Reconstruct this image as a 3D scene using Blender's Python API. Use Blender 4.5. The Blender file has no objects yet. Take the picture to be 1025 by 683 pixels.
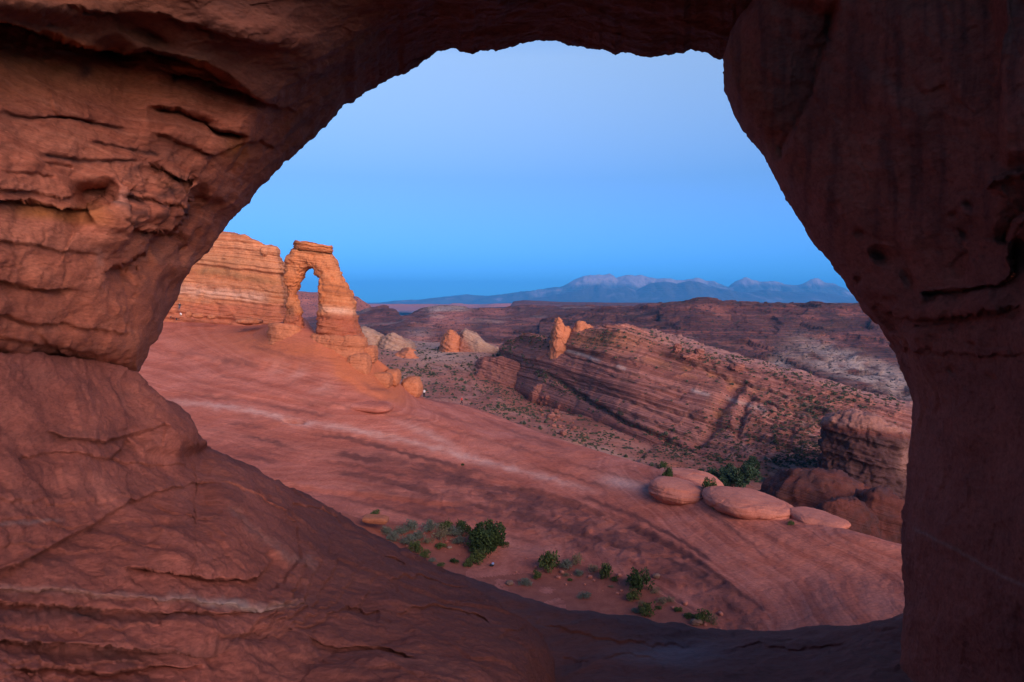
import bpy, bmesh, math, random
import numpy as np
from mathutils import Vector
from mathutils.bvhtree import BVHTree

R = math.radians
random.seed(7)
rng = np.random.default_rng(11)

# ------------------------------------------------------------------ camera
F, CX, HY = 683.3, 512.5, 305.0           # focal length in pixels, centre column, horizon row
sc = bpy.context.scene
cam_d = bpy.data.cameras.new('camera')
cam = bpy.data.objects.new('camera', cam_d)
sc.collection.objects.link(cam)
cam.location = (0, 0, 0)
cam.rotation_euler = (R(90), 0, 0)
cam_d.sensor_width = 36
cam_d.lens = 24
cam_d.shift_y = -(341.5 - HY) / 1025
cam_d.clip_start = 0.05
cam_d.clip_end = 90000
sc.camera = cam

# ------------------------------------------------------------------ sky, sun, exposure
SUN_EL, SUN_AZ = 17, 150                  # degrees; azimuth clockwise from +Y (the view direction)
w = bpy.data.worlds.new('World')
sc.world = w
w.use_nodes = True
wn, wl = w.node_tree.nodes, w.node_tree.links
bg = wn['Background']
sky = wn.new('ShaderNodeTexSky')
sky.sky_type = 'NISHITA'
sky.sun_disc = False
sky.sun_elevation = R(SUN_EL)
sky.sun_rotation = R(SUN_AZ)
sky.altitude = 1400
sky.air_density = 1.0
sky.dust_density = 0.3
sky.ozone_density = 4.0
tint = wn.new('ShaderNodeMix'); tint.data_type = 'RGBA'; tint.blend_type = 'MULTIPLY'
tint.inputs['Factor'].default_value = 1
tc = wn.new('ShaderNodeTexCoord')
sp = wn.new('ShaderNodeSeparateXYZ')
rampw = wn.new('ShaderNodeValToRGB')
wl.new(tc.outputs['Generated'], sp.inputs[0])
wl.new(sp.outputs['Z'], rampw.inputs['Fac'])
# dusk sky: deep blue near the land, paler and slightly violet higher up
SKY = [(0.0, (0.10, 0.46, 1.0)), (0.06, (0.21, 0.47, 0.90)), (0.18, (0.55, 0.60, 0.72)), (0.34, (1.55, 1.15, 0.95)), (0.5, (0.75, 0.85, 1.0)), (1.0, (0.45, 0.58, 0.95))]
els = rampw.color_ramp.elements
els[0].position, els[0].color = SKY[0][0], (*SKY[0][1], 1)
els[1].position, els[1].color = SKY[-1][0], (*SKY[-1][1], 1)
for p, c in SKY[1:-1]:
    e = els.new(p); e.color = (*c, 1)
wl.new(sky.outputs[0], tint.inputs['A'])
wl.new(rampw.outputs['Color'], tint.inputs['B'])
wl.new(tint.outputs['Result'], bg.inputs['Color'])
bg.inputs['Strength'].default_value = 0.12

sun_d = bpy.data.lights.new('sun', 'SUN')
sun_d.energy = 3.0
sun_d.angle = R(50)
sun_d.color = (1.0, 0.72, 0.62)
sun = bpy.data.objects.new('sun', sun_d)
sc.collection.objects.link(sun)
sdir = Vector((math.sin(R(SUN_AZ)) * math.cos(R(SUN_EL)), math.cos(R(SUN_AZ)) * math.cos(R(SUN_EL)), math.sin(R(SUN_EL))))
sun.rotation_euler = (-sdir).to_track_quat('-Z', 'Y').to_euler()
sun.location = (0, -20, 40)

sc.view_settings.view_transform = 'Standard'
sc.view_settings.look = 'None'
sc.view_settings.exposure = 1.0
sc.view_settings.gamma = 1.0
sc.view_settings.use_curve_mapping = False
sc.render.engine = 'CYCLES'
sc.cycles.max_bounces = 5
sc.cycles.volume_bounces = 2

# ------------------------------------------------------------------ numeric helpers
def P(px, py, d):
    """Point seen at photo pixel (px, py) at distance d in front of the camera."""
    px, py, d = np.broadcast_arrays(np.asarray(px, float), np.asarray(py, float), np.asarray(d, float))
    return np.stack([(px - CX) / F * d, d, (HY - py) / F * d], -1)

def _h(ix, iy, iz, seed):
    h = (ix.astype(np.int64) * 374761393 + iy.astype(np.int64) * 668265263 + iz.astype(np.int64) * 2147483647 + seed * 974634777) & 0xFFFFFFFF
    h = ((h ^ (h >> 13)) * 1274126177) & 0xFFFFFFFF
    h = ((h ^ (h >> 16)) * 2246822519) & 0xFFFFFFFF
    return h ^ (h >> 15)

_G = rng.normal(size=(256, 3)); _G /= np.linalg.norm(_G, axis=1)[:, None]

def perlin(p, seed=0):
    sh = p.shape[:-1]
    p = p.reshape(-1, 3)
    i = np.floor(p).astype(np.int64)
    f = p - i
    u = f * f * f * (f * (f * 6 - 15) + 10)
    out = np.zeros(len(p))
    for dx in (0, 1):
        for dy in (0, 1):
            for dz in (0, 1):
                g = _G[_h(i[:, 0] + dx, i[:, 1] + dy, i[:, 2] + dz, seed) & 255]
                dot = ((f - (dx, dy, dz)) * g).sum(1)
                wt = (u[:, 0] if dx else 1 - u[:, 0]) * (u[:, 1] if dy else 1 - u[:, 1]) * (u[:, 2] if dz else 1 - u[:, 2])
                out += dot * wt
    return (out * 1.6).reshape(sh)

def fbm(p, octv=5, lac=2.03, gain=0.5, seed=0, ridged=False):
    a, s, out = 1.0, 0.0, 0.0
    q = np.array(p, float)
    for k in range(octv):
        n = perlin(q, seed + k * 17)
        if ridged:
            n = 1 - 2 * np.abs(n)
        out = out + a * n
        s += a
        a *= gain
        q = q * lac + 13.7
    return out / s

def sstep(a, b, x):
    t = np.clip((x - a) / (b - a), 0, 1)
    return t * t * (3 - 2 * t)

def layers(s, w=0.3, seed=0):
    """Piecewise-constant random offsets along a bedding coordinate, with short ramps: ledges."""
    i = np.floor(s); f = s - i
    z = np.zeros_like(i)
    a = (_h(i, z, z, seed) & 0xFFFF) / 65535.0
    b = (_h(i + 1, z, z, seed) & 0xFFFF) / 65535.0
    t = sstep(0.5 - w / 2, 0.5 + w / 2, f)
    return (a * (1 - t) + b * t) * 2 - 1

def pc(xs, ys, x):
    """Monotone cubic interpolation, flat outside."""
    xs = np.asarray(xs, float); ys = np.asarray(ys, float)
    x = np.clip(np.asarray(x, float), xs[0], xs[-1])
    h = np.diff(xs); dl = np.diff(ys) / h
    m = np.zeros_like(ys)
    for k in range(1, len(xs) - 1):
        if dl[k - 1] * dl[k] > 0:
            w1 = 2 * h[k] + h[k - 1]; w2 = h[k] + 2 * h[k - 1]
            m[k] = (w1 + w2) / (w1 / dl[k - 1] + w2 / dl[k])
    m[0], m[-1] = dl[0], dl[-1]
    k = np.clip(np.searchsorted(xs, x, side='right') - 1, 0, len(xs) - 2)
    t = (x - xs[k]) / h[k]
    return ((2 * t**3 - 3 * t**2 + 1) * ys[k] + (t**3 - 2 * t**2 + t) * h[k] * m[k]
            + (-2 * t**3 + 3 * t**2) * ys[k + 1] + (t**3 - t**2) * h[k] * m[k + 1])

def pcv(vk, rows, v):
    """Interpolate stacked rows (K, N) at parameters v (M) -> (M, N), monotone cubic per column."""
    rows = np.asarray(rows, float)
    out = np.empty((len(v), rows.shape[1]))
    for j in range(rows.shape[1]):
        out[:, j] = pc(vk, rows[:, j], v)
    return out

def tps(pts, vals):
    """Thin plate spline through scattered (x, y) -> value."""
    pts = np.asarray(pts, float) / 100; vals = np.asarray(vals, float); n = len(pts)
    def U(r2): return np.where(r2 > 0, 0.5 * r2 * np.log(np.maximum(r2, 1e-12)), 0)
    K = U(((pts[:, None] - pts[None]) ** 2).sum(-1)) + np.eye(n) * 0.02
    Q = np.hstack([np.ones((n, 1)), pts])
    A = np.block([[K, Q], [Q.T, np.zeros((3, 3))]])
    c = np.linalg.solve(A, np.concatenate([vals, np.zeros(3)]))
    def f(x, y):
        x = x / 100; y = y / 100
        out = c[n] + c[n + 1] * x + c[n + 2] * y
        for k in range(n):
            out = out + c[k] * U((x - pts[k, 0]) ** 2 + (y - pts[k, 1]) ** 2)
        return out
    return f

def seg_dist(x, y, pts):
    """Distance to a polyline, the signed side (+ = below/right of it in the picture) and position along it."""
    best = np.full(x.shape, 1e9); side = np.zeros(x.shape); along = np.zeros(x.shape)
    L = [0]
    for a, b in zip(pts[:-1], pts[1:]):
        L.append(L[-1] + math.dist(a, b))
    for k, (a, b) in enumerate(zip(pts[:-1], pts[1:])):
        dx, dy = b[0] - a[0], b[1] - a[1]
        l2 = dx * dx + dy * dy
        t = np.clip(((x - a[0]) * dx + (y - a[1]) * dy) / l2, 0, 1)
        ex, ey = x - a[0] - t * dx, y - a[1] - t * dy
        d = np.hypot(ex, ey)
        m = d < best
        best = np.where(m, d, best)
        side = np.where(m, np.sign(dx * ey - dy * ex), side)
        along = np.where(m, (L[k] + t * math.sqrt(l2)) / L[-1], along)
    return best, side, along

def ledge(x, y, pts, amt, L, sharp=2.0, rough=0.0, ends=0.12):
    """Depth to add: rock below/right of the line is cut back, most at the line, fading over L pixels."""
    if rough:
        q = np.stack([x / 9, y / 9, x * 0 + 3.3], -1)
        x = x + rough * perlin(q, 5); y = y + rough * perlin(q + 20, 6)
    d, s, al = seg_dist(x, y, pts)
    env = sstep(0, ends, al) * sstep(0, ends, 1 - al) if ends else 1
    sd = d * s
    return amt * env * sstep(-sharp, sharp * 0.3, sd) * np.exp(-np.maximum(sd, 0) / L)

def groove(x, y, pts, amt, wd, rough=1.5):
    q = np.stack([x / 7, y / 7, x * 0 + 1.3], -1)
    x = x + rough * perlin(q, 25); y = y + rough * perlin(q + 20, 26)
    d, s, al = seg_dist(x, y, pts)
    env = sstep(0, 0.15, al) * sstep(0, 0.15, 1 - al)
    return amt * env * np.exp(-(d / wd) ** 2)

def blob(x, y, cx, cy, rx, ry, p=2, ang=0):
    c, s = math.cos(R(ang)), math.sin(R(ang))
    u = ((x - cx) * c + (y - cy) * s) / rx; v = (-(x - cx) * s + (y - cy) * c) / ry
    return np.exp(-(np.abs(u) ** p + np.abs(v) ** p))

def facets(p, seed=0, jit=0.9, tilt=0.6):
    """Broken-rock relief: every Worley cell is a little tilted plane at its own height."""
    sh = p.shape[:-1]; q = p.reshape(-1, 3); i = np.floor(q).astype(np.int64)
    bd = np.full(len(q), 1e9); out = np.zeros(len(q))
    for dx in (-1, 0, 1):
        for dy in (-1, 0, 1):
            for dz in (-1, 0, 1):
                hh = _h(i[:, 0] + dx, i[:, 1] + dy, i[:, 2] + dz, seed)
                c = np.stack([(hh & 1023) / 1023., ((hh >> 10) & 1023) / 1023., ((hh >> 20) & 1023) / 1023.], -1)
                v = q - (i + (dx, dy, dz) + 0.5 + (c - 0.5) * jit)
                d = (v * v).sum(1)
                g = _G[(hh >> 7) & 255]
                val = (v * g).sum(1) * tilt + ((hh >> 3) & 255) / 255. - 0.5
                m = d < bd
                bd = np.where(m, d, bd); out = np.where(m, val, out)
    return out.reshape(sh)

def smooth1(a, n):
    k = np.hanning(2 * n + 3)[1:-1]; k /= k.sum()
    return np.convolve(np.pad(a, n, mode='edge'), k, 'valid')

def normals(X):
    du = np.gradient(X, axis=0); dv = np.gradient(X, axis=1)
    n = np.cross(du, dv)
    return n / np.maximum(np.linalg.norm(n, axis=-1, keepdims=True), 1e-9)

# ------------------------------------------------------------------ objects
def link(o, parent=None):
    sc.collection.objects.link(o)
    if parent: o.parent = parent
    return o

def tag(o, label=None, cat=None, group=None, kind=None):
    if label: o['label'] = label
    if cat: o['category'] = cat
    if group: o['group'] = group
    if kind: o['kind'] = kind
    return o

def empty(name, loc):
    o = bpy.data.objects.new(name, None)
    o.location = loc
    o.empty_display_size = 0.2
    return link(o)

def mesh_obj(name, verts, faces, mat, parent=None, origin=(0, 0, 0), attrs=None, smooth=True):
    verts = np.asarray(verts, float).reshape(-1, 3) - np.asarray(origin, float)
    faces = np.asarray(faces, np.int32)
    me = bpy.data.meshes.new(name)
    me.vertices.add(len(verts)); me.vertices.foreach_set('co', verts.astype(np.float32).ravel())
    k = faces.shape[1]
    me.loops.add(faces.size); me.loops.foreach_set('vertex_index', faces.ravel())
    me.polygons.add(len(faces))
    me.polygons.foreach_set('loop_start', np.arange(0, faces.size, k, dtype=np.int32))
    me.polygons.foreach_set('loop_total', np.full(len(faces), k, np.int32))
    me.polygons.foreach_set('use_smooth', np.full(len(faces), smooth, bool))
    me.update(calc_edges=True)
    if attrs is not None:
        a = me.attributes.new('mask', 'FLOAT_COLOR', 'POINT')
        c = np.ones((len(verts), 4), np.float32); c[:, :3] = np.asarray(attrs).reshape(-1, 3)
        a.data.foreach_set('color', c.ravel())
    me.materials.append(mat)
    o = bpy.data.objects.new(name, me)
    if parent is None: o.location = origin
    return link(o, parent)

def grid_faces(nu, nv, wrap=False, flip=False):
    i = np.arange(nu - (0 if wrap else 1)); j = np.arange(nv - 1)
    I, J = np.meshgrid(i, j, indexing='ij')
    I2 = (I + 1) % nu
    f = np.stack([I * nv + J, I2 * nv + J, I2 * nv + J + 1, I * nv + J + 1], -1).reshape(-1, 4)
    return f[:, ::-1] if flip else f

def grid_obj(name, X, mat, parent=None, origin=(0, 0, 0), masks=None, wrap=False, flip=False):
    nu, nv = X.shape[:2]
    if masks is not None:
        a = np.zeros((nu, nv, 3))
        for k, m in enumerate(masks):
            if m is not None: a[..., k] = np.clip(m, 0, 1)
    else: a = None
    return mesh_obj(name, X, grid_faces(nu, nv, wrap, flip), mat, parent, origin, a)

# ------------------------------------------------------------------ materials
def nd(nt, t, **kw):
    n = nt.nodes.new(t)
    for k, v in kw.items(): setattr(n, k, v)
    return n

def ramp(nt, fac, stops, interp='LINEAR'):
    r = nd(nt, 'ShaderNodeValToRGB'); r.color_ramp.interpolation = interp
    e = r.color_ramp.elements
    e[0].position, e[0].color = stops[0][0], (*stops[0][1], 1)
    e[1].position, e[1].color = stops[-1][0], (*stops[-1][1], 1)
    for p, c in stops[1:-1]:
        x = e.new(p); x.color = (*c, 1)
    nt.links.new(fac, r.inputs['Fac'])
    return r.outputs['Color']

def mix(nt, fac, a, b, mode='MIX'):
    m = nd(nt, 'ShaderNodeMix', data_type='RGBA', blend_type=mode)
    for s, v in (('Factor', fac), ('A', a), ('B', b)):
        if hasattr(v, 'links'): nt.links.new(v, m.inputs[s])
        else: m.inputs[s].default_value = v if s == 'Factor' else (*v, 1)
    return m.outputs['Result']

def math_n(nt, op, a, b=0.0, c=None, clamp=False):
    m = nd(nt, 'ShaderNodeMath', operation=op, use_clamp=clamp)
    for i, v in enumerate((a, b) if c is None else (a, b, c)):
        if hasattr(v, 'links'): nt.links.new(v, m.inputs[i])
        else: m.inputs[i].default_value = v
    return m.outputs[0]

def noise(nt, vec, scale, detail=6, rough=0.55, dist=0.0, dim='3D'):
    n = nd(nt, 'ShaderNodeTexNoise', noise_dimensions=dim)
    n.inputs['Scale'].default_value = scale; n.inputs['Detail'].default_value = detail
    n.inputs['Roughness'].default_value = rough; n.inputs['Distortion'].default_value = dist
    nt.links.new(vec, n.inputs['W' if dim == '1D' else 'Vector'])
    return n.outputs['Fac']

def rock(name, strata, mottle, bleach=(0.5, 0.36, 0.27), stain=(0.07, 0.035, 0.03), third=(0.30, 0.12, 0.06),
         dip=(0, 0, 1), freq=1.0, warp=0.5, wscale=0.3, msize=0.5, mamt=0.6, band=0.7, bump=0.4, bsize=8.0,
         bdist=0.03, scrub=None, rough=0.92, sstr=1.0, fine=1.0, stretch=(1, 1, 1), f2w=1.4, crk=0.0):
    """Bedded sandstone: colour bands along a dipping coordinate, mottling, masks (bleached / stained / third colour)."""
    m = bpy.data.materials.new(name); m.use_nodes = True
    nt = m.node_tree; L = nt.links
    bs = nt.nodes['Principled BSDF']
    bs.inputs['Roughness'].default_value = rough
    bs.inputs['Specular IOR Level'].default_value = 0.15
    geo = nd(nt, 'ShaderNodeNewGeometry')
    pos = geo.outputs['Position']
    dipv = Vector(dip).normalized()
    dot = nd(nt, 'ShaderNodeVectorMath', operation='DOT_PRODUCT')
    L.new(pos, dot.inputs[0]); dot.inputs[1].default_value = dipv
    wn_ = noise(nt, pos, wscale, 3, 0.5)
    s = math_n(nt, 'ADD', dot.outputs['Value'], math_n(nt, 'MULTIPLY', math_n(nt, 'SUBTRACT', wn_, 0.5), warp * 2))
    s1 = noise(nt, s, freq, 4, 0.65, dim='1D')
    s2 = noise(nt, s, freq * 6.3, 3, 0.7, dim='1D')
    sb = math_n(nt, 'ADD', math_n(nt, 'MULTIPLY', s1, 0.65), math_n(nt, 'MULTIPLY', s2, 0.35))
    n = len(strata)
    stops = [(0.30 + 0.4 * k / (n - 1), c) for k, c in enumerate(strata)]
    c_str = ramp(nt, sb, stops)
    st_ = nd(nt, 'ShaderNodeVectorMath', operation='MULTIPLY'); L.new(pos, st_.inputs[0]); st_.inputs[1].default_value = stretch
    tilt_ = nd(nt, 'ShaderNodeVectorRotate', rotation_type='AXIS_ANGLE'); tilt_.inputs['Axis'].default_value = (0, 1, 0); tilt_.inputs['Angle'].default_value = math.atan2(dip[0], dip[2])
    L.new(pos, tilt_.inputs['Vector']); L.new(tilt_.outputs[0], st_.inputs[0]); spos = st_.outputs[0]
    mo = noise(nt, spos, msize, 9, 0.66, 0.3)
    c_mot = ramp(nt, mo, [(0.32 + 0.36 * k / (len(mottle) - 1), c) for k, c in enumerate(mottle)])
    col = mix(nt, 1 - band, c_str, c_mot)
    # grain: fine light and dark speckle
    gr = noise(nt, spos, bsize * 2.2 * fine, 7, 0.78)
    gcol = ramp(nt, gr, [(0.30, (0.55, 0.53, 0.53)), (0.5, (1, 1, 1)), (0.70, (1.34, 1.32, 1.30))])
    col = mix(nt, mamt, col, gcol, 'MULTIPLY')
    at = nd(nt, 'ShaderNodeAttribute', attribute_name='mask')
    sep = nd(nt, 'ShaderNodeSeparateColor'); L.new(at.outputs['Color'], sep.inputs[0])
    brk = math_n(nt, 'MULTIPLY_ADD', mo, 1.6, 0.2)
    def mf(ch, k=1.0): return math_n(nt, 'MULTIPLY', math_n(nt, 'MULTIPLY', sep.outputs[ch], brk), k, clamp=True)
    g_b = mix(nt, 0.6, bleach, gcol, 'MULTIPLY'); g_s = mix(nt, 0.6, stain, gcol, 'MULTIPLY'); g_t = mix(nt, 0.6, third, gcol, 'MULTIPLY')
    col = mix(nt, mf('Blue', 1.1), col, g_t)
    col = mix(nt, mf('Green', 0.9), col, g_s)
    col = mix(nt, mf('Red', 0.9), col, g_b)
    if scrub:                                   # low scrub speckle growing on far ground
        sn = noise(nt, pos, scrub[1], 4, 0.7)
        sm = ramp(nt, sn, [(scrub[2], (0, 0, 0)), (scrub[2] + 0.05, (1, 1, 1))])
        col = mix(nt, sm, col, scrub[0])
    L.new(col, bs.inputs['Base Color'])
    # relief: bedding ledges + grain
    f1 = noise(nt, spos, bsize, 12, 0.8, 0.1)
    f2 = noise(nt, spos, bsize * 0.17, 5, 0.6, 0.4)
    hgt = math_n(nt, 'ADD', math_n(nt, 'MULTIPLY', f1, 0.8), math_n(nt, 'MULTIPLY', f2, f2w))
    hgt = math_n(nt, 'ADD', hgt, math_n(nt, 'MULTIPLY', s2, sstr))
    bp = nd(nt, 'ShaderNodeBump'); bp.inputs['Strength'].default_value = bump; bp.inputs['Distance'].default_value = bdist
    L.new(hgt, bp.inputs['Height']); L.new(bp.outputs[0], bs.inputs['Normal'])
    return m

def leaf_mat(name, c1, c2, trans=0.15):
    m = bpy.data.materials.new(name); m.use_nodes = True
    nt = m.node_tree; bs = nt.nodes['Principled BSDF']
    geo = nd(nt, 'ShaderNodeNewGeometry')
    r = ramp(nt, geo.outputs['Random Per Island'], [(0, c1), (1, c2)])
    n2 = noise(nt, geo.outputs['Position'], 1.5, 3)
    r = mix(nt, n2, r, (0.6, 0.6, 0.6), 'MULTIPLY')
    nt.links.new(r, bs.inputs['Base Color'])
    bs.inputs['Roughness'].default_value = 0.8
    bs.inputs['Specular IOR Level'].default_value = 0.2
    return m

def plain(name, c, rough=0.8):
    m = bpy.data.materials.new(name); m.use_nodes = True
    nt = m.node_tree; bs = nt.nodes['Principled BSDF']
    geo = nd(nt, 'ShaderNodeNewGeometry')
    n = noise(nt, geo.outputs['Position'], 12, 4)
    col = mix(nt, 0.35, c, ramp(nt, n, [(0.3, (0.6, 0.6, 0.6)), (0.7, (1.2, 1.2, 1.2))]), 'MULTIPLY')
    nt.links.new(col, bs.inputs['Base Color'])
    bs.inputs['Roughness'].default_value = rough
    return m

M = {}
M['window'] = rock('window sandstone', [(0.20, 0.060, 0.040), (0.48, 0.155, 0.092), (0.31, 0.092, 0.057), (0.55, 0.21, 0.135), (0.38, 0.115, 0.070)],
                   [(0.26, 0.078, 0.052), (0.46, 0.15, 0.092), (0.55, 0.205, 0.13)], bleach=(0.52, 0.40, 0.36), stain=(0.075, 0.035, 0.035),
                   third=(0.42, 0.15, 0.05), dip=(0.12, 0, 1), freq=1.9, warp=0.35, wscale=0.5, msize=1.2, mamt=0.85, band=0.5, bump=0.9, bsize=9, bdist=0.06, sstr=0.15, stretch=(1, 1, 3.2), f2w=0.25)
M['slope'] = rock('slope sandstone', [(0.16, 0.055, 0.046), (0.34, 0.112, 0.085), (0.23, 0.074, 0.058), (0.40, 0.145, 0.112), (0.27, 0.084, 0.066)],
                  [(0.18, 0.060, 0.050), (0.32, 0.105, 0.080), (0.41, 0.15, 0.115)], bleach=(0.32, 0.24, 0.23), stain=(0.065, 0.038, 0.042),
                  third=(0.36, 0.13, 0.06), dip=(0.1, -0.5, 1), freq=2.6, warp=0.5, wscale=0.7, msize=1.1, mamt=0.85, band=0.42, bump=0.9, bsize=9, bdist=0.06, sstr=0.12, stretch=(1, 1.2, 3.2), f2w=0.25)
M['roof'] = rock('roof sandstone', [(0.14, 0.042, 0.022), (0.22, 0.066, 0.034), (0.18, 0.05, 0.026)],
                 [(0.13, 0.036, 0.022), (0.22, 0.068, 0.034), (0.30, 0.10, 0.045)], stain=(0.05, 0.025, 0.02), third=(0.36, 0.13, 0.045),
                 dip=(0.2, 0, 1), freq=1.4, warp=0.4, wscale=0.5, msize=0.9, band=0.3, bump=0.7, bsize=8, bdist=0.05, sstr=0.1, stretch=(1, 1, 2.5), f2w=0.5)
M['sill'] = rock('sill sandstone', [(0.17, 0.065, 0.055), (0.25, 0.09, 0.07), (0.21, 0.08, 0.062)],
                 [(0.16, 0.06, 0.052), (0.23, 0.085, 0.068), (0.27, 0.11, 0.09)], bleach=(0.42, 0.36, 0.38), stain=(0.07, 0.04, 0.045),
                 third=(0.36, 0.12, 0.06), dip=(0.1, -0.1, 1), freq=2.2, warp=0.5, wscale=0.6, msize=0.8, band=0.25, bump=0.7, bsize=8, bdist=0.05, sstr=0.1, stretch=(0.6, 1.4, 2.5), f2w=0.5)
M['slick'] = rock('slickrock', [(0.26, 0.072, 0.048), (0.46, 0.14, 0.085), (0.34, 0.09, 0.058), (0.56, 0.205, 0.14), (0.38, 0.105, 0.07), (0.50, 0.165, 0.11)],
                  [(0.28, 0.078, 0.052), (0.45, 0.14, 0.09), (0.56, 0.20, 0.14)], bleach=(0.62, 0.36, 0.28), stain=(0.15, 0.055, 0.045),
                  third=(0.46, 0.135, 0.06), dip=(0.13, -0.10, 1), freq=0.5, warp=0.4, wscale=0.06, msize=0.22, mamt=0.8, band=0.42, bump=0.9, bsize=2.0, bdist=0.3, sstr=0.5, stretch=(0.45, 0.9, 3.0), f2w=0.7)
M['valley'] = rock('valley ground', [(0.22, 0.08, 0.055), (0.42, 0.17, 0.11), (0.28, 0.10, 0.065), (0.50, 0.25, 0.18), (0.30, 0.11, 0.07)],
                   [(0.20, 0.075, 0.05), (0.38, 0.13, 0.085), (0.52, 0.25, 0.18)], dip=(0.2, 0, 1), freq=0.3, warp=3, wscale=0.02, msize=0.05, band=0.5,
                   bump=1.0, bsize=0.35, bdist=1.6, scrub=((0.05, 0.055, 0.035), 0.10, 0.575))
M['arch'] = rock('arch sandstone', [(0.34, 0.10, 0.035), (0.50, 0.17, 0.06), (0.40, 0.12, 0.045), (0.55, 0.22, 0.095), (0.44, 0.135, 0.05), (0.52, 0.19, 0.075)],
                 [(0.34, 0.10, 0.04), (0.48, 0.16, 0.06), (0.55, 0.21, 0.09)], bleach=(0.62, 0.38, 0.26), stain=(0.15, 0.06, 0.035),
                 third=(0.30, 0.08, 0.045), dip=(0.12, 0, 1), freq=0.42, warp=0.6, wscale=0.12, msize=0.35, band=0.7, bump=0.8, bsize=1.6, bdist=0.25)
M['butte'] = rock('butte sandstone', [(0.36, 0.11, 0.045), (0.52, 0.20, 0.08), (0.42, 0.13, 0.05), (0.56, 0.25, 0.12), (0.42, 0.13, 0.055), (0.54, 0.21, 0.09)],
                  [(0.36, 0.125, 0.065), (0.50, 0.19, 0.10), (0.56, 0.25, 0.14)], bleach=(0.66, 0.40, 0.28), stain=(0.24, 0.13, 0.06),
                  third=(0.42, 0.12, 0.065), dip=(0.12, 0, 1), freq=0.33, warp=0.8, wscale=0.08, msize=0.25, band=0.75, bump=0.9, bsize=1.2, bdist=0.35)
M['ridge'] = rock('ridge sandstone', [(0.15, 0.055, 0.042), (0.36, 0.12, 0.085), (0.20, 0.07, 0.052), (0.47, 0.20, 0.15), (0.23, 0.075, 0.055), (0.40, 0.15, 0.105)],
                  [(0.21, 0.08, 0.06), (0.33, 0.12, 0.085), (0.42, 0.19, 0.14)], bleach=(0.58, 0.42, 0.34), stain=(0.09, 0.05, 0.04),
                  third=(0.48, 0.19, 0.08), dip=(0.33, 0.12, 1), freq=0.16, warp=1.2, wscale=0.03, msize=0.06, band=0.75, bump=1.0, bsize=0.5, bdist=1.2,
                  scrub=((0.055, 0.06, 0.035), 0.22, 0.66), sstr=1.6)
M['whale'] = rock('dark rounded sandstone', [(0.060, 0.022, 0.019), (0.13, 0.040, 0.030), (0.085, 0.028, 0.023)],
                  [(0.055, 0.020, 0.018), (0.115, 0.036, 0.029), (0.18, 0.060, 0.045)], stain=(0.06, 0.032, 0.032), bleach=(0.42, 0.21, 0.16), dip=(0.3, 0.1, 1), freq=0.35, warp=0.8, wscale=0.06,
                  msize=0.2, band=0.6, bump=0.8, bsize=0.9, bdist=0.5)
M['boulder'] = rock('boulder sandstone', [(0.36, 0.115, 0.08), (0.52, 0.19, 0.125), (0.42, 0.14, 0.095)],
                    [(0.34, 0.11, 0.075), (0.52, 0.20, 0.13)], dip=(0.1, 0, 1), freq=0.9, warp=0.5, wscale=0.3, msize=0.5, band=0.4, bump=0.5, bsize=3, bdist=0.12)
M['orange'] = rock('orange sandstone', [(0.34, 0.105, 0.05), (0.50, 0.18, 0.085), (0.40, 0.13, 0.065)],
                   [(0.30, 0.10, 0.05), (0.50, 0.18, 0.085)], dip=(0.1, 0, 1), freq=0.5, warp=0.5, wscale=0.2, msize=0.3, band=0.5, bump=0.7, bsize=1.5, bdist=0.3)
M['pale'] = rock('pale sandstone', [(0.24, 0.12, 0.08), (0.42, 0.28, 0.19), (0.28, 0.15, 0.10), (0.38, 0.24, 0.17)],
                 [(0.22, 0.10, 0.07), (0.40, 0.25, 0.17)], stain=(0.34, 0.12, 0.07), dip=(0.4, 0, 1), freq=0.2, warp=1, wscale=0.05, msize=0.08, band=0.5,
                 bump=0.8, bsize=0.5, bdist=0.8)
M['hills'] = rock('hill rock', [(0.055, 0.032, 0.034), (0.18, 0.055, 0.042), (0.08, 0.038, 0.036), (0.27, 0.085, 0.058), (0.07, 0.036, 0.036)],
                  [(0.05, 0.032, 0.034), (0.15, 0.055, 0.042), (0.27, 0.11, 0.078)], bleach=(0.52, 0.38, 0.30), stain=(0.07, 0.055, 0.04), third=(0.52, 0.18, 0.12),
                  dip=(0.02, 0, 1), freq=0.08, warp=6, wscale=0.006, msize=0.02, band=0.6, bump=1.0, bsize=0.1, bdist=8,
                  scrub=((0.05, 0.042, 0.035), 0.14, 0.56))
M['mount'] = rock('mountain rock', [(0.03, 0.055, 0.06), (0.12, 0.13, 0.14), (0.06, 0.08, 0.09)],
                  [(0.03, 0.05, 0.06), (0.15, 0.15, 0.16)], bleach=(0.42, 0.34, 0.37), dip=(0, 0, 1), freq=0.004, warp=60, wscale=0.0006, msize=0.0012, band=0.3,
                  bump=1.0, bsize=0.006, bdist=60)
M['sand'] = rock('red sand', [(0.26, 0.075, 0.045), (0.34, 0.105, 0.065)], [(0.24, 0.07, 0.045), (0.36, 0.115, 0.07)], freq=0.3, msize=0.9, band=0.2, bump=0.5, bsize=4, bdist=0.08)
M['juniper'] = leaf_mat('juniper leaves', (0.030, 0.055, 0.018), (0.075, 0.115, 0.03))
M['sage'] = leaf_mat('sagebrush leaves', (0.12, 0.14, 0.095), (0.25, 0.27, 0.19))
M['green'] = leaf_mat('green shrub leaves', (0.06, 0.09, 0.025), (0.15, 0.18, 0.05))
M['dry'] = leaf_mat('dry shrub leaves', (0.18, 0.14, 0.07), (0.30, 0.25, 0.13))
M['cotton'] = leaf_mat('cottonwood leaves', (0.03, 0.06, 0.03), (0.055, 0.095, 0.045))
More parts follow.
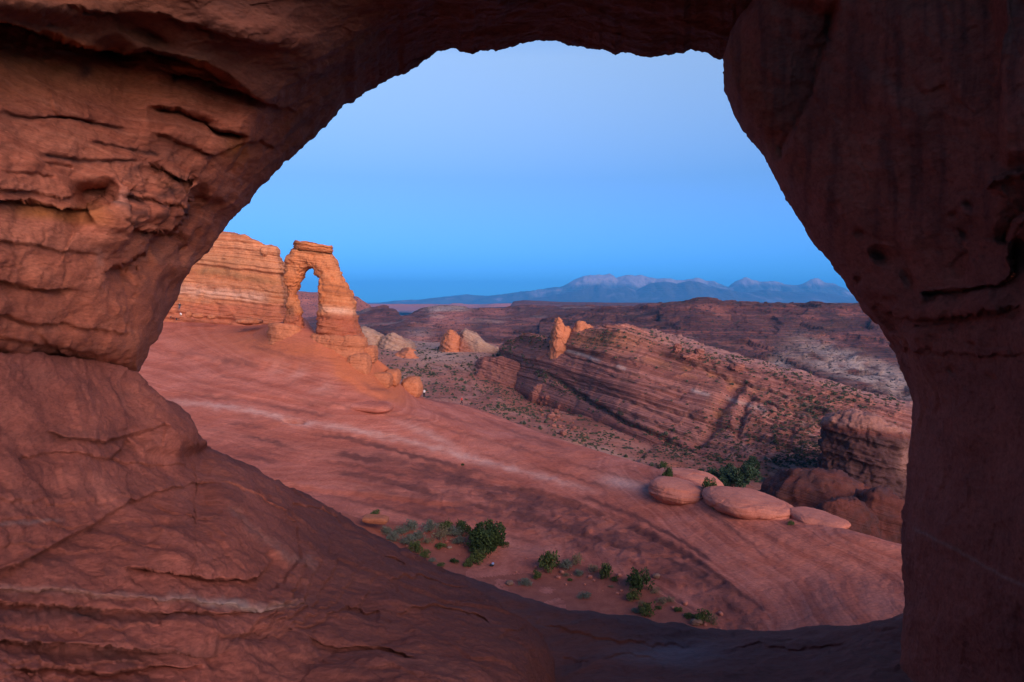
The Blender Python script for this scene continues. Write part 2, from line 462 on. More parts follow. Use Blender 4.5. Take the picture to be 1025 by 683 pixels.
M['scrubleaf'] = leaf_mat('scrub leaves', (0.04, 0.05, 0.03), (0.13, 0.13, 0.085))
M['bark'] = plain('bark', (0.16, 0.11, 0.08))

# ------------------------------------------------------------------ THE NEAR ROCK WINDOW
def spaced(segs):
    """Parameter values: [(start, end, step), ...] joined."""
    out = []
    for a, b, s in segs: out.append(np.arange(a, b, s))
    out.append([segs[-1][1]])
    return np.concatenate(out)

def soft_normals(X, n=5):
    k = np.hanning(2 * n + 3)[1:-1]; k /= k.sum()
    Y = np.pad(X, ((n, n), (n, n), (0, 0)), mode='edge')
    Y = sum(k[i] * Y[i:i + X.shape[0]] for i in range(2 * n + 1))
    Y = sum(k[i] * Y[:, i:i + X.shape[1]] for i in range(2 * n + 1))
    return normals(Y)

def relief(X, amp, scale, seed, octv=6, stretch=(1, 1, 1.0), strata=None, rough_mask=None, fa=0.012):
    """Displace a grid along its normals with fractal noise and bedding ledges."""
    N = soft_normals(X, 7)
    h = amp * fbm(X * np.array(stretch) / scale, octv, seed=seed)
    h = h + fa * facets(X * np.array(stretch) / scale * 2.6, seed + 11) + fa * 0.45 * facets(X * np.array(stretch) / scale * 8, seed + 12)
    if rough_mask is not None: h = h * (1 + rough_mask)
    if strata:
        for (dipv, fr, am, wrp, sd) in strata:
            dv = np.array(dipv, float); dv /= np.linalg.norm(dv)
            s = (X @ dv + wrp * fbm(X / (scale * 1.3), 3, seed=seed + 77)) * fr
            h = h + am * layers(s, 0.28, sd) * (0.65 + 0.5 * fbm(X / scale, 2, seed=seed + 5))
    return X + N * h[..., None]

window = empty('rock_window', (0, 5.0, -2.2))
tag(window, 'huge dark red sandstone rock window framing the whole view, seen from inside its opening', 'rock arch')
WO = np.array([0, 5.0, -2.2])

# --- roof and left wall: columns at fixed picture x, rows from the opening's edge upwards
AX = spaced([(-420, -20, 14), (-20, 760, 1.35), (760, 1200, 16)])
eb = [(-420, 352), (-100, 352), (0, 361), (40, 364), (80, 366), (110, 372), (137, 374), (139, 366), (145, 357), (150, 347), (157, 343), (162, 331),
      (165, 322), (171, 306), (177, 297), (181, 287), (188, 279), (195, 268), (201, 262), (212, 247), (222, 232), (233, 219), (247, 204), (262, 188), (285, 165),
      (303, 149), (322, 128), (342, 112), (358, 99), (372, 91), (392, 78), (412, 68), (440, 53), (450, 49.5), (474, 51), (486, 48), (497, 48), (513, 43), (532, 40), (560, 40), (569, 43.5),
      (590, 49), (612, 54.5), (622, 53), (650, 56), (684, 55), (691, 50), (722, 58.5), (760, 66), (1200, 70)]
ybA = np.interp(AX, [p[0] for p in eb], [p[1] for p in eb])
ybA = ybA + 1.6 * perlin(np.stack([AX / 9, AX * 0 + 2.2, AX * 0], -1), 3) + 0.9 * perlin(np.stack([AX / 3.1, AX * 0 + 7.7, AX * 0], -1), 4) - 0.6 * np.maximum(0, perlin(np.stack([AX / 14, AX * 0 + 2.2, AX * 0], -1), 8)) * 4
tA = spaced([(0, 1, 1 / 270.)])
T = np.concatenate([tA, 1 + np.linspace(0.06, 1, 18)])
yAt = np.minimum(-12, ybA * 0 - 12)
PX = AX[:, None] + 0 * T[None]
PY = np.where(T[None] <= 1, ybA[:, None] + (yAt - ybA)[:, None] * np.minimum(T[None], 1), -12 - (T[None] - 1) * 620)
fA = tps([(-420, 350), (-420, 0), (0, 360), (0, 200), (0, 30), (137, 370), (137, 300), (137, 200), (137, 80), (180, 290), (220, 230), (300, 148), (400, 74),
          (540, 42), (700, 50), (900, 60), (1200, 60), (300, 0), (500, 0), (700, 0), (300, -300), (600, -300), (900, -300), (0, -300), (-420, -300), (300, -632), (900, -632), (-420, -632), (230, 120), (200, 0)],
         [2.6, 2.6, 4.6, 4.2, 4.0, 7.0, 6.6, 6.0, 5.5, 7.6, 7.8, 7.7, 7.4, 7.1, 6.6, 6.5, 6.5, 5.4, 5.8, 5.8, 3.9, 4.0, 4.0, 3.1, 2.6, 2.6, 2.6, 2.2, 6.3, 4.9])
D = fA(PX, PY)
edge = np.maximum((ybA[:, None] - PY), 0)
slope_fix = 1 / np.sqrt(1 + np.gradient(smooth1(ybA, 14), AX) ** 2)[:, None]
e = edge * slope_fix
D += 0.75 * (1 - np.sqrt(np.clip(1 - (1 - np.clip(e / 26, 0, 1)) ** 2, 0, 1)))
D += 1.1 * sstep(60, 0, e) * sstep(150, 260, PX)
# the roof slab that overhangs the left wall
D += ledge(PX, PY, [(-420, -20), (-200, 0), (0, 24), (30, 32), (60, 41), (100, 51), (125, 54), (150, 50), (175, 56), (205, 66), (240, 86), (280, 112)], 0.95, 75, 3.0, 2.0, 0.10)
D -= 0.28 * blob(PX, PY, 265, 38, 70, 22, 2, 12) + 0.22 * blob(PX, PY, 60, 8, 90, 15, 2, 8)
D += ledge(PX, PY, [(60, 6), (120, 14), (165, 18), (215, 34), (260, 44), (290, 42)], 0.16, 14, 1.5, 2.5)
D += 0.5 * blob(PX, PY, 113, 49, 14, 7)
D += 0.30 * blob(PX, PY, 150, 34, 26, 11, 2, 25)
# knobbly seam under the slab
D += ledge(PX, PY, [(160, 70), (178, 74), (200, 78), (240, 92), (270, 104), (300, 118)], 0.22, 12, 1.2, 3)
D -= 0.12 * blob(PX, PY, 190, 64, 16, 6, 4, 6)
# crack with the dark hollow
D += ledge(PX, PY, [(150, 107), (165, 110), (180, 112), (195, 118), (212, 128), (250, 137)], 0.42, 9, 1.2, 1.5)
D += 0.5 * blob(PX, PY, 203, 121, 10, 3.5, 2, 20)
D -= 0.25 * blob(PX, PY, 180, 128, 26, 20)
D += ledge(PX, PY, [(150, 133), (175, 140), (200, 150), (216, 158), (232, 150), (246, 140)], 0.16, 10, 1.2, 2)
D += ledge(PX, PY, [(225, 175), (240, 155), (248, 145), (262, 143), (275, 150)], 0.22, 14, 1.5, 2)
# wall cracks and seams
for pts, a, wd in (([(0, 112), (14, 115), (30, 119), (58, 118), (72, 119), (90, 124), (112, 128), (135, 131)], 0.07, 1.8),
                   ([(46, 86), (44, 98), (49, 110), (52, 118)], 0.03, 1.0),
                   ([(86, 141), (110, 147), (135, 151), (165, 156)], 0.05, 1.3), ([(40, 154), (60, 157), (80, 161), (105, 162), (140, 163)], 0.06, 1.5),
                   ([(0, 172), (30, 175), (60, 178)], 0.04, 1.5), ([(45, 163), (60, 165), (78, 168)], 0.05, 1.5)):
    D += groove(PX, PY, pts, a * 1.4, wd)
D += 0.09 * blob(PX, PY, 65, 118, 7, 3) + 0.09 * blob(PX, PY, 88, 122, 6, 3)
D += ledge(PX, PY, [(-60, 184), (0, 189), (30, 192), (70, 198), (84, 188), (118, 184)], 0.10, 8, 1.0, 1.5, 0.05)
D += ledge(PX, PY, [(-200, 192), (-60, 196), (0, 199), (30, 202), (55, 206), (72, 208), (90, 214), (99, 226)], 0.34, 17, 1.3, 2.0, 0.05)
D += 0.45 * np.clip(blob(PX, PY, 96, 197, 19, 13, 4, -10) * 1.5, 0, 1)
D += ledge(PX, PY, [(-100, 236), (0, 242), (40, 246), (60, 252), (105, 255)], 0.09, 8, 1.0, 2.0)
D += ledge(PX, PY, [(-100, 272), (0, 282), (20, 285), (50, 289), (80, 291)], 0.22, 10, 1.2, 1.5)
D += ledge(PX, PY, [(-60, 300), (30, 322), (60, 324), (100, 330), (140, 336)], 0.12, 10, 1.2, 2)
D += ledge(PX, PY, [(-60, 330), (0, 336), (50, 345), (90, 352), (110, 356)], 0.15, 8, 1.2, 2)
# rough broken block and its deep underside
rough = blob(PX, PY, 155, 200, 52, 42, 4, 20)
D -= 0.35 * blob(PX, PY, 140, 215, 42, 38, 4, 10)
D += ledge(PX, PY, [(100, 276), (118, 268), (138, 262), (158, 244), (178, 226), (195, 206), (206, 186)], 0.75, 34, 2.0, 5)
D += ledge(PX, PY, [(120, 196), (150, 199), (165, 204), (190, 208)], 0.16, 7, 1.0, 3)
D += ledge(PX, PY, [(148, 166), (168, 172), (182, 180), (200, 186)], 0.35, 10, 1.2, 3)
D += ledge(PX, PY, [(135, 228), (150, 236), (165, 236), (182, 232)], 0.25, 10, 1.0, 3)
D += 0.45 * blob(PX, PY, 180, 248, 26, 18, 2, -30)
# shaded flank turning into the opening
D += 0.9 * sstep(140, 175, PX) * sstep(262, 290, PY) * 0.8
D += ledge(PX, PY, [(70, 358), (88, 371), (112, 374), (137, 374)], 0.3, 20, 1.0, 0, 0)
D += 0.35 * sstep(14, 2, e) * sstep(130, 90, PX)
# pocked surface everywhere
q = np.stack([PX / 60, PY / 34, D * 0.3], -1)
D += 0.10 * fbm(q, 4, seed=31)
XA = P(PX, PY, D)
XA = relief(XA, 0.085, 0.75, 41, 7, (1, 1, 1.6), [((0.14, 0, 1), 3.2, 0.022, 0.25, 5), ((0.10, 0, 1), 9, 0.010, 0.12, 6)], rough * 2.2)
skirt = []
Nout = np.array([0.0, 1.0, 0.0])
for k, (dy, up) in enumerate(((3.5, 1.4), (1.8, 0.55), (0.8, 0.16), (0.25, 0.03))):
    r = XA[:, 0].copy(); r[:, 1] += dy; r[:, 2] += up + (dy * (HY - ybA) / F); r[:, 0] += -up * 0.8 * (AX < 450) + dy * (AX - CX) / F * 1.0
    skirt.append(r)
XA2 = np.concatenate([np.stack(skirt, 1), XA], 1)
def padm(m, n): return np.concatenate([np.repeat(m[:, :1], n, 1), m], 1)
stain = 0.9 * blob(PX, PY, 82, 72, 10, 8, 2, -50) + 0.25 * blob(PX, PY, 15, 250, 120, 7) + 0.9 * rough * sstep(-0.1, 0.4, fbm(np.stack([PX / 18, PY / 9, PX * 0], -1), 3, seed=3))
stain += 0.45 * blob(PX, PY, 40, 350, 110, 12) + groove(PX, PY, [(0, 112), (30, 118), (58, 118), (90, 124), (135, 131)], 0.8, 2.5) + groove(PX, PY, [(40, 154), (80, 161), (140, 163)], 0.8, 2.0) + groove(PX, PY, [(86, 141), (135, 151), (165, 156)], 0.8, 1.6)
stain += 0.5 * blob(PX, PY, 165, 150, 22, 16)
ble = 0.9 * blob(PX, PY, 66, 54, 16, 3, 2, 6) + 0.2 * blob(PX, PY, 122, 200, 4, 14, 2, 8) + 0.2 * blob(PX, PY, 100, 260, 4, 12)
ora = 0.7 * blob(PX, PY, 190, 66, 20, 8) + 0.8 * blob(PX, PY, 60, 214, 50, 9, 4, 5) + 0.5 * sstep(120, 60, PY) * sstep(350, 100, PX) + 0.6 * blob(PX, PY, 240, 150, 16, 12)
roofm = np.maximum(sstep(0, 6, -seg_dist(PX, PY, [(-420, -20), (0, 24), (60, 41), (125, 54), (205, 66), (280, 112), (330, 118)])[0] * seg_dist(PX, PY, [(-420, -20), (0, 24), (60, 41), (125, 54), (205, 66), (280, 112), (330, 118)])[1]), sstep(225, 300, PX))  # roof varnish, its dark tone also standing in for shade under the roof
split = int(np.searchsorted(AX, 300))
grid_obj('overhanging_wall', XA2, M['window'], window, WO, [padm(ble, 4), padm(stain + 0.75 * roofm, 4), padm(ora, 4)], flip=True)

# --- near left slope
BX = spaced([(-420, -20, 14), (-20, 553, 1.5)])
et = [(-420, 335), (-100, 345), (0, 352), (100, 360), (137, 375), (150, 388), (163, 398), (178, 407), (188, 416), (194, 426), (196, 436), (199, 440), (230, 455), (262, 471), (300, 491),
      (340, 514), (371, 532), (400, 549), (430, 563), (470, 584), (500, 604), (525, 622), (540, 634), (546, 644), (550, 660), (553, 700)]
ytB = np.interp(BX, [p[0] for p in et], [p[1] for p in et]) + 1.0 * perlin(np.stack([BX / 11, BX * 0 + 4.2, BX * 0], -1), 13)
T = spaced([(0, 1, 1 / 230.)]) ** 1.0
yb = 700.0
PX = BX[:, None] + 0 * T[None]
PY = ytB[:, None] + (yb - ytB)[:, None] * T[None]
T2 = np.linspace(0.08, 1, 14)
PXe = BX[:, None] + 0 * T2[None]
PY = np.concatenate([PY, yb + 500 * T2[None] + 0 * PXe], 1); PX = np.concatenate([PX, PXe], 1)
fB = tps([(-420, 340), (-420, 600), (0, 360), (137, 378), (0, 430), (100, 420), (190, 430), (197, 450), (300, 495), (400, 555), (470, 587), (545, 640), (553, 690), (0, 600), (150, 550), (230, 500), (300, 600), (300, 690),
          (150, 690), (0, 690), (450, 690), (0, 500), (0, 1200), (300, 1200), (550, 1200), (-420, 1200), (400, 620), (250, 560)],
         [1.9, 1.4, 4.7, 7.0, 4.3, 5.6, 6.9, 7.3, 7.4, 6.9, 6.3, 5.0, 4.4, 3.25, 4.3, 5.8, 4.7, 3.7,
          3.2, 2.7, 3.6, 3.8, 1.2, 1.4, 1.6, 0.8, 4.9, 4.9])
D = fB(PX, PY)
e = np.maximum(PY - ytB[:, None], 0) / np.sqrt(1 + np.gradient(smooth1(ytB, 14), BX) ** 2)[:, None]
D += 0.55 * (1 - np.sqrt(np.clip(1 - (1 - np.clip(e / 18, 0, 1)) ** 2, 0, 1))) * sstep(120, 190, PX)
D += 0.5 * sstep(45, 0, e) * sstep(200, 300, PX)
# the rounded lip above the slope
D += ledge(PX, PY, [(48, 430), (64, 438), (85, 441), (106, 443), (120, 439), (132, 437), (150, 428), (168, 424), (178, 428)], 0.16, 12, 1.5, 1.5)
D += ledge(PX, PY, [(110, 462), (125, 447), (133, 438)], 0.16, 10, 1.2, 1.5)
D += 0.75 * sstep(-3, 8, seg_dist(PX, PY, [(160, 452), (180, 452), (196, 447), (212, 440)])[0] * seg_dist(PX, PY, [(160, 452), (180, 452), (196, 447), (212, 440)])[1]) * sstep(175, 205, PX) * np.exp(-np.maximum(PY - 450, 0) / 40)
D -= 0.20 * blob(PX, PY, 170, 440, 26, 14, 4, 10)
D += ledge(PX, PY, [(15, 462), (30, 454), (60, 452), (90, 458), (130, 462), (180, 466), (205, 470)], 0.09, 10, 1.5, 2)
D += ledge(PX, PY, [(-60, 580), (0, 573), (25, 564), (48, 551), (71, 538), (95, 526), (113, 513), (129, 503), (155, 493), (193, 487), (215, 486), (235, 490)], 0.15, 14, 1.5, 2.0)
D += ledge(PX, PY, [(264, 600), (300, 560), (298, 530), (270, 505), (245, 490), (215, 482)][::-1], 0.10, 10, 1.5, 3)
D -= 0.16 * blob(PX, PY, 195, 540, 70, 28, 3, 14)
D += ledge(PX, PY, [(120, 566), (160, 572), (225, 580), (258, 578), (272, 566), (268, 548), (245, 528), (232, 508)][:5], 0.20, 12, 1.2, 3)
D += ledge(PX, PY, [(232, 505), (240, 522), (262, 542), (272, 562), (262, 576)][::-1], 0.16, 12, 1.2, 3)
D -= 0.12 * blob(PX, PY, 292, 552, 20, 12, 3, 20)
D += ledge(PX, PY, [(150, 500), (175, 512), (205, 522), (218, 518), (222, 505)], 0.06, 7, 1.0, 2)
for pts, a in (([(-40, 583), (40, 590), (120, 597), (200, 604), (260, 612), (310, 598)], 0.06), ([(-40, 600), (40, 606), (120, 612), (220, 616), (290, 612)], 0.10), ([(-40, 640), (60, 646), (150, 652), (240, 655)], 0.12),
               ([(0, 672), (60, 668), (110, 676), (150, 668), (210, 672)], 0.12), ([(290, 500), (330, 512), (345, 522)], 0.10), ([(380, 556), (395, 558), (408, 565)], 0.10), ([(345, 604), (365, 612), (380, 612)], 0.09),
               ([(385, 582), (420, 578), (445, 582), (470, 590)], 0.08), ([(395, 612), (430, 606), (460, 612), (485, 620), (492, 630)], 0.10), ([(500, 640), (515, 632), (528, 630)], 0.06), ([(300, 640), (340, 650), (380, 648), (420, 660)], 0.10)):
    D += ledge(PX, PY, pts, a * 1.2, 9, 1.2, 2.5)
for k_, (sx, am_) in enumerate(((0, 0.07), (14, 0.06), (30, 0.08), (52, 0.05), (78, 0.06))):
    D += ledge(PX, PY, [(215 + sx, 462 + sx * 0.35), (262 + sx, 490 + sx * 0.3), (296 + sx, 526 + sx * 0.2), (306 + sx, 566), (290 + sx * 0.9, 604), (250 + sx * 0.8, 632), (190 + sx * 0.7, 648)][::-1], am_, 6, 1.0, 5, 0.2)
for k_, yy in enumerate((500, 520, 545, 626, 663, 676)):
    D += ledge(PX, PY, [(-40, yy + 6), (30, yy), (80, yy + 4), (130, yy - 2), (190, yy + 5)], 0.035, 5, 1.0, 4, 0.25)
D += 0.08 * fbm(np.stack([PX / 45, PY / 26, D * 0.3], -1), 4, seed=36)
XB = P(PX, PY, D)
# contorted bedding: strongly warped thin layers
XB = relief(XB, 0.085, 0.8, 61, 7, (1, 1, 1.5), [((0.1, -0.5, 1), 5.0, 0.026, 0.55, 15), ((0.1, -0.5, 1), 14, 0.009, 0.6, 16)])
sk = []
for dy, up in ((4.0, 2.0), (2.0, 0.8), (0.8, 0.25), (0.25, 0.05)):
    r = XB[:, 0].copy(); r[:, 1] += dy; r[:, 2] -= up - dy * (HY - ytB) / F; r[:, 0] += dy * (BX - CX) / F - up * 0.4; sk.append(r)
XB2 = np.concatenate([np.stack(sk, 1), XB], 1)
sk = []
for dy, up in ((0.25, 0.06), (0.8, 0.3), (2.0, 0.9)):
    r = XB2[-1].copy(); r[:, 1] += dy; r[:, 0] -= up; r[:, 2] -= dy * 0.6; sk.append(r[None])
XB2 = np.concatenate([XB2] + sk, 0)
ble = groove(PX, PY, [(-60, 583), (40, 590), (100, 594), (170, 598), (225, 606), (262, 613), (300, 606), (325, 590)], 0.75, 4.5, 2) * (0.5 + 0.8 * blob(PX, PY, 230, 607, 60, 12)) + groove(PX, PY, [(-40, 528), (30, 524), (75, 512)], 0.5, 2, 1)
ble += groove(PX, PY, [(225, 500), (250, 530), (290, 560), (310, 560), (318, 580)], 0.25, 4, 3)
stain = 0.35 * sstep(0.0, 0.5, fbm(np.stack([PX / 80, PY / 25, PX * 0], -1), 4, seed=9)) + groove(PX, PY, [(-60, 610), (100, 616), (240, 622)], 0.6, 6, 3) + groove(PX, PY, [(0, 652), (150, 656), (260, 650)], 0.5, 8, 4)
cool_shade = sstep(250, 360, PX + 0.35 * (PY - 500))  # shade painted into the colour of the slope's lower right part
def pad2(m): 
    m = padm(m, 4); return np.concatenate([m, np.repeat(m[-1:], 3, 0)], 0)
grid_obj('near_slope', XB2, M['slope'], window, WO, [pad2(ble), pad2(np.maximum(stain, 0.40 * cool_shade)), None])

# --- far sill across the bottom of the opening
SX = spaced([(230, 470, 6), (470, 930, 1.6), (930, 1300, 12)])
es = [(230, 545), (330, 545), (400, 560), (452, 576), (480, 585), (510, 594), (540, 603), (570, 612), (620, 620), (660, 627), (700, 631), (740, 632.5), (780, 631), (830, 628), (868, 624), (885, 619), (905, 612), (960, 596), (1300, 560)]
ytS = np.interp(SX, [p[0] for p in es], [p[1] for p in es]) + 0.8 * perlin(np.stack([SX / 14, SX * 0 + 9.2, SX * 0], -1), 23)
T = spaced([(0, 1, 1 / 80.)])
PX = SX[:, None] + 0 * T[None]; PY = ytS[:, None] + (700 - ytS)[:, None] * T[None]
T2 = np.linspace(0.08, 1, 14); PXe = SX[:, None] + 0 * T2[None]
PY = np.concatenate([PY, 700 + 560 * T2[None] + 0 * PXe], 1); PX = np.concatenate([PX, PXe], 1)
fS = tps([(230, 550), (500, 592), (700, 632), (905, 612), (1300, 560), (230, 700), (500, 700), (700, 690), (900, 690), (1300, 700), (300, 1260), (700, 1260), (1200, 1260), (620, 660)],
         [9.0, 8.2, 7.3, 6.6, 5.5, 6.4, 5.6, 5.0, 4.7, 3.5, 1.9, 1.7, 1.5, 6.1])
D = fS(PX, PY)
e = np.maximum(PY - ytS[:, None], 0)
D += 0.5 * (1 - np.sqrt(np.clip(1 - (1 - np.clip(e / 14, 0, 1)) ** 2, 0, 1)))
for pts, a in (([(540, 618), (570, 632), (600, 640), (650, 646), (700, 648)], 0.06), ([(470, 600), (500, 622), (530, 640)], 0.09), ([(600, 660), (630, 655), (660, 662)], 0.05), ([(720, 655), (760, 648), (800, 650), (850, 640)], 0.05), ([(560, 655), (590, 662)], 0.04)):
    D += ledge(PX, PY, pts, a, 12, 1.5, 3)
XS = relief(P(PX, PY, D), 0.11, 0.9, 81, 7, (1, 1, 1.4), [((0.1, -0.4, 1), 4.5, 0.02, 0.5, 35)])
sk = []
for dy, up in ((4.0, 3.0), (2.0, 1.0), (0.8, 0.3), (0.25, 0.06)):
    r = XS[:, 0].copy(); r[:, 1] += dy; r[:, 2] -= up - dy * (HY - ytS) / F; sk.append(r)
XS2 = np.concatenate([np.stack(sk, 1), XS], 1)
grid_obj('sill', XS2, M['sill'], window, WO, [padm(0.5 * blob(PX, PY, 670, 655, 50, 10), 4), None, padm(0.3 * blob(PX, PY, 600, 640, 60, 10, 2, 15), 4)])

# --- right pillar: rows at fixed picture y
CY = spaced([(-640, -15, 25), (-15, 700, 1.6), (700, 1200, 30)])
el = [(-640, 770), (-60, 760), (0, 749), (10, 743), (30, 732), (58, 723), (66, 721.5), (90, 723), (110, 731), (145, 755), (185, 781), (215, 799), (245, 815), (272, 835), (290, 846), (310, 862), (325, 877), (345, 888), (370, 900), (385, 907), (405, 913),
      (430, 913), (450, 910), (500, 906), (540, 903), (570, 903), (600, 905), (640, 900), (683, 899), (1200, 890)]
xl = np.interp(CY, [p[0] for p in el], [p[1] for p in el]) + 1.0 * perlin(np.stack([CY / 12, CY * 0 + 1.2, CY * 0], -1), 33) + 0.5 * perlin(np.stack([CY / 4, CY * 0 + 1.2, CY * 0], -1), 34)
T = spaced([(0, 1, 1 / 200.)])
PY = CY[:, None] + 0 * T[None]
PX = xl[:, None] + (1040 - xl)[:, None] * T[None]
T2 = np.linspace(0.1, 1, 12)
PX = np.concatenate([PX, 1040 + 900 * T2[None] + 0 * CY[:, None]], 1); PY = np.concatenate([PY, CY[:, None] + 0 * T2[None]], 1)
fC = tps([(750, -640), (745, 0), (722, 80), (800, 215), (850, 290), (912, 400), (905, 600), (900, 690), (1025, 0), (1025, 200), (1025, 400), (1025, 600), (1900, 0), (1900, 600), (1900, -600), (1900, 1200), (1000, 1200), (890, 1200), (1100, -640), (880, 100)],
         [3.6, 5.3, 5.6, 5.5, 5.4, 5.2, 4.9, 4.7, 3.5, 3.6, 3.6, 3.4, 2.0, 2.0, 1.8, 1.8, 2.2, 2.6, 2.6, 4.4])
D = fC(PX, PY)
e = np.maximum(PX - xl[:, None], 0)
D += 0.6 * (1 - np.sqrt(np.clip(1 - (1 - np.clip(e / 22, 0, 1)) ** 2, 0, 1))) + 0.25 * sstep(50, 0, e)
D += ledge(PX, PY, [(838, 0), (834, 25), (826, 45), (818, 65), (810, 90), (803, 108), (792, 130), (784, 150), (776, 165)], 0.38, 30, 2, 2, 0.1)
D += 0.25 * blob(PX, PY, 881, 257, 9, 5, 2, 20) + 0.14 * blob(PX, PY, 862, 279, 5, 4) + 0.12 * blob(PX, PY, 907, 278, 4, 9, 2, -30)
D += ledge(PX, PY, [(920, 292), (940, 291), (960, 292), (975, 288), (1000, 284), (1014, 272), (1015, 240)], 0.30, 12, 1.5, 1.5, 0.08)
D += ledge(PX, PY, [(880, 312), (910, 316), (950, 318), (990, 312), (1030, 305)], 0.16, 12, 1.5, 3)
D -= 0.16 * blob(PX, PY, 965, 302, 45, 13, 4, -4)
D -= 0.22 * blob(PX, PY, 1012, 205, 26, 34, 4)
D += ledge(PX, PY, [(985, 190), (992, 178), (1008, 172), (1030, 170)], 0.3, 12, 1.2, 1.5, 0.05) * -1
D += ledge(PX, PY, [(1004, 245), (1008, 222), (1020, 210), (1040, 206)][::-1], 0.25, 10, 1.2, 1.5, 0.05)
D -= 0.28 * sstep(-3, 6, (PX - (997 + 0.06 * (PY - 60)))) * sstep(170, 150, PY)
for cx, cy in ((875, 322), (893, 330), (905, 318), (925, 326), (937, 340), (955, 372), (990, 378), (912, 345), (930, 352), (975, 345), (890, 300), (935, 300), (860, 235), (955, 215), (1000, 330), (970, 205), (965, 235)):
    D += 0.07 * blob(PX, PY, cx, cy, 4 + 3 * random.random(), 2.5 + 3 * random.random(), 2, random.uniform(-40, 40))
D += ledge(PX, PY, [(870, 345), (900, 352), (930, 350), (980, 358), (1040, 352)], 0.06, 12, 1.5, 4)
D += 0.12 * fbm(np.stack([PX / 70, PY / 60, D * 0.3], -1), 4, seed=46)
XC = relief(P(PX, PY, D), 0.06, 0.7, 91, 7, (1, 1, 1), [((0.1, 0, 1), 2.4, 0.012, 0.4, 45)], 0.7 * blob(PX, PY, 930, 320, 120, 60, 4))
sk = []
for dy, up in ((4.0, 1.5), (2.0, 0.6), (0.8, 0.16), (0.25, 0.03)):
    r = XC[:, 0].copy(); r[:, 1] += dy; r[:, 0] += up + dy * (xl - CX) / F; r[:, 2] += dy * (HY - CY) / F; sk.append(r)
XC2 = np.concatenate([np.stack(sk, 1), XC], 1)
streaks = sstep(-0.15, 0.45, fbm(np.stack([PX / 11, PY / 120, PX * 0], -1), 4, seed=51)) * sstep(300, 200, PY) * 0.75
pole = groove(PX, PY, [(905, 525), (930, 536), (960, 552), (1000, 575), (1045, 598)], 0.5, 1.8, 1)
M['pillar'] = rock('pillar sandstone', [(0.30, 0.080, 0.056), (0.44, 0.125, 0.084), (0.36, 0.098, 0.068)],
                   [(0.22, 0.062, 0.048), (0.36, 0.10, 0.072), (0.46, 0.145, 0.10)], bleach=(0.42, 0.27, 0.23), stain=(0.12, 0.045, 0.042),
                   third=(0.33, 0.10, 0.045), dip=(0.12, 0, 1), freq=1.6, warp=0.35, wscale=0.5, msize=1.0, mamt=0.85, band=0.25, bump=1.0, bsize=9, bdist=0.07, sstr=0.05, stretch=(1, 1, 1.6), f2w=0.25)
grid_obj('pillar', XC2, M['pillar'], window, WO, [padm(pole, 4), padm(streaks, 4), padm(0.6 * blob(PX, PY, 735, 80, 22, 90, 2, -25), 4)])

# --- the rest of the fin of rock the window pierces (beyond the frame; it shades the near bowl)
def fin_part(name, x0, x1, y0, y1, z0, z1, seed):
    nu_, nv_ = 120, 60
    a = np.linspace(0, 2 * np.pi, nu_, endpoint=False)[:, None]; b = np.linspace(-np.pi / 2, np.pi / 2, nv_)[None]
    pw = lambda v, k: np.sign(v) * np.abs(v) ** (2 / k)
    Xf = np.stack([(x0 + x1) / 2 + (x1 - x0) / 2 * pw(np.cos(a), 5) * pw(np.cos(b), 5), (y0 + y1) / 2 + (y1 - y0) / 2 * pw(np.sin(a), 3) * pw(np.cos(b), 5),
                   (z0 + z1) / 2 + (z1 - z0) / 2 * pw(np.sin(b), 5) + 0 * a], -1)
    Xf[..., 1] += 1.2 * fbm(Xf / 6, 4, seed=seed); Xf[..., 2] += 1.0 * fbm(Xf / 8 + 4, 4, seed=seed)
    grid_obj(name, Xf, M['window'], window, WO, None, wrap=True)
fin_part('fin_wall', -42, -9.5, 8, 14, -26, 9, 95)
fin_part('fin_wall', 8.5, 62, 7.5, 14, -26, 10, 96)
fin_part('fin_crest', -12, 12, 8, 13, 6.5, 10, 97)

# ------------------------------------------------------------------ THE GROUND: bowl of slickrock, rim, valley out to the horizon
kx = [-900, -300, 0, 140, 250, 290, 302, 316, 332, 364, 372, 382, 391, 401, 423, 462, 560, 650, 690, 740, 800, 850, 905, 1100, 1500, 2200]
def row(ys, ds): return np.asarray(ys, float), np.asarray(ds, float)
GX = spaced([(-900, 60, 24), (60, 940, 1.7), (940, 2200, 28)])
def gi(pairs):                                  # (px, y, d) knots -> depth and z over GX
    k = [p[0] for p in pairs]
    d = pc(k, [p[2] for p in pairs], GX); y = pc(k, [p[1] for p in pairs], GX)
    return d, (HY - y) / F * d
rows = []
def add(v, pairs=None, d=None, z=None):
    if pairs: dd, zz = gi(pairs)
    else:
        dd = np.interp(GX, *zip(*d)) if isinstance(d, list) else np.full(len(GX), float(d))
        zz = np.interp(GX, *zip(*z)) if isinstance(z, list) else np.full(len(GX), float(z))
    rows.append((v, dd, zz))
add(0, d=9, z=-10)
add(0.6, d=30, z=-25.5)
add(1.0, [(-900, 470, 60), (0, 505, 72), (250, 520, 72), (400, 560, 70), (500, 590, 66), (560, 612, 62), (640, 628, 59), (700, 636, 57), (760, 650, 55), (905, 655, 52), (1100, 650, 48), (2200, 640, 40)])
add(1.35, [(-900, 455, 68), (0, 480, 80), (250, 490, 80), (330, 508, 79), (380, 524, 78), (440, 528, 78), (500, 546, 76), (560, 563, 72), (640, 586, 66), (700, 614, 61), (740, 634, 58), (905, 640, 54), (1100, 640, 50), (2200, 630, 42)])
add(1.6, [(-900, 430, 75), (0, 450, 88), (250, 458, 88), (330, 475, 87), (400, 492, 85), (500, 515, 83), (560, 530, 79), (640, 552, 73), (700, 578, 67), (740, 600, 63), (800, 612, 60), (905, 612, 57), (1100, 620, 52), (2200, 610, 44)])
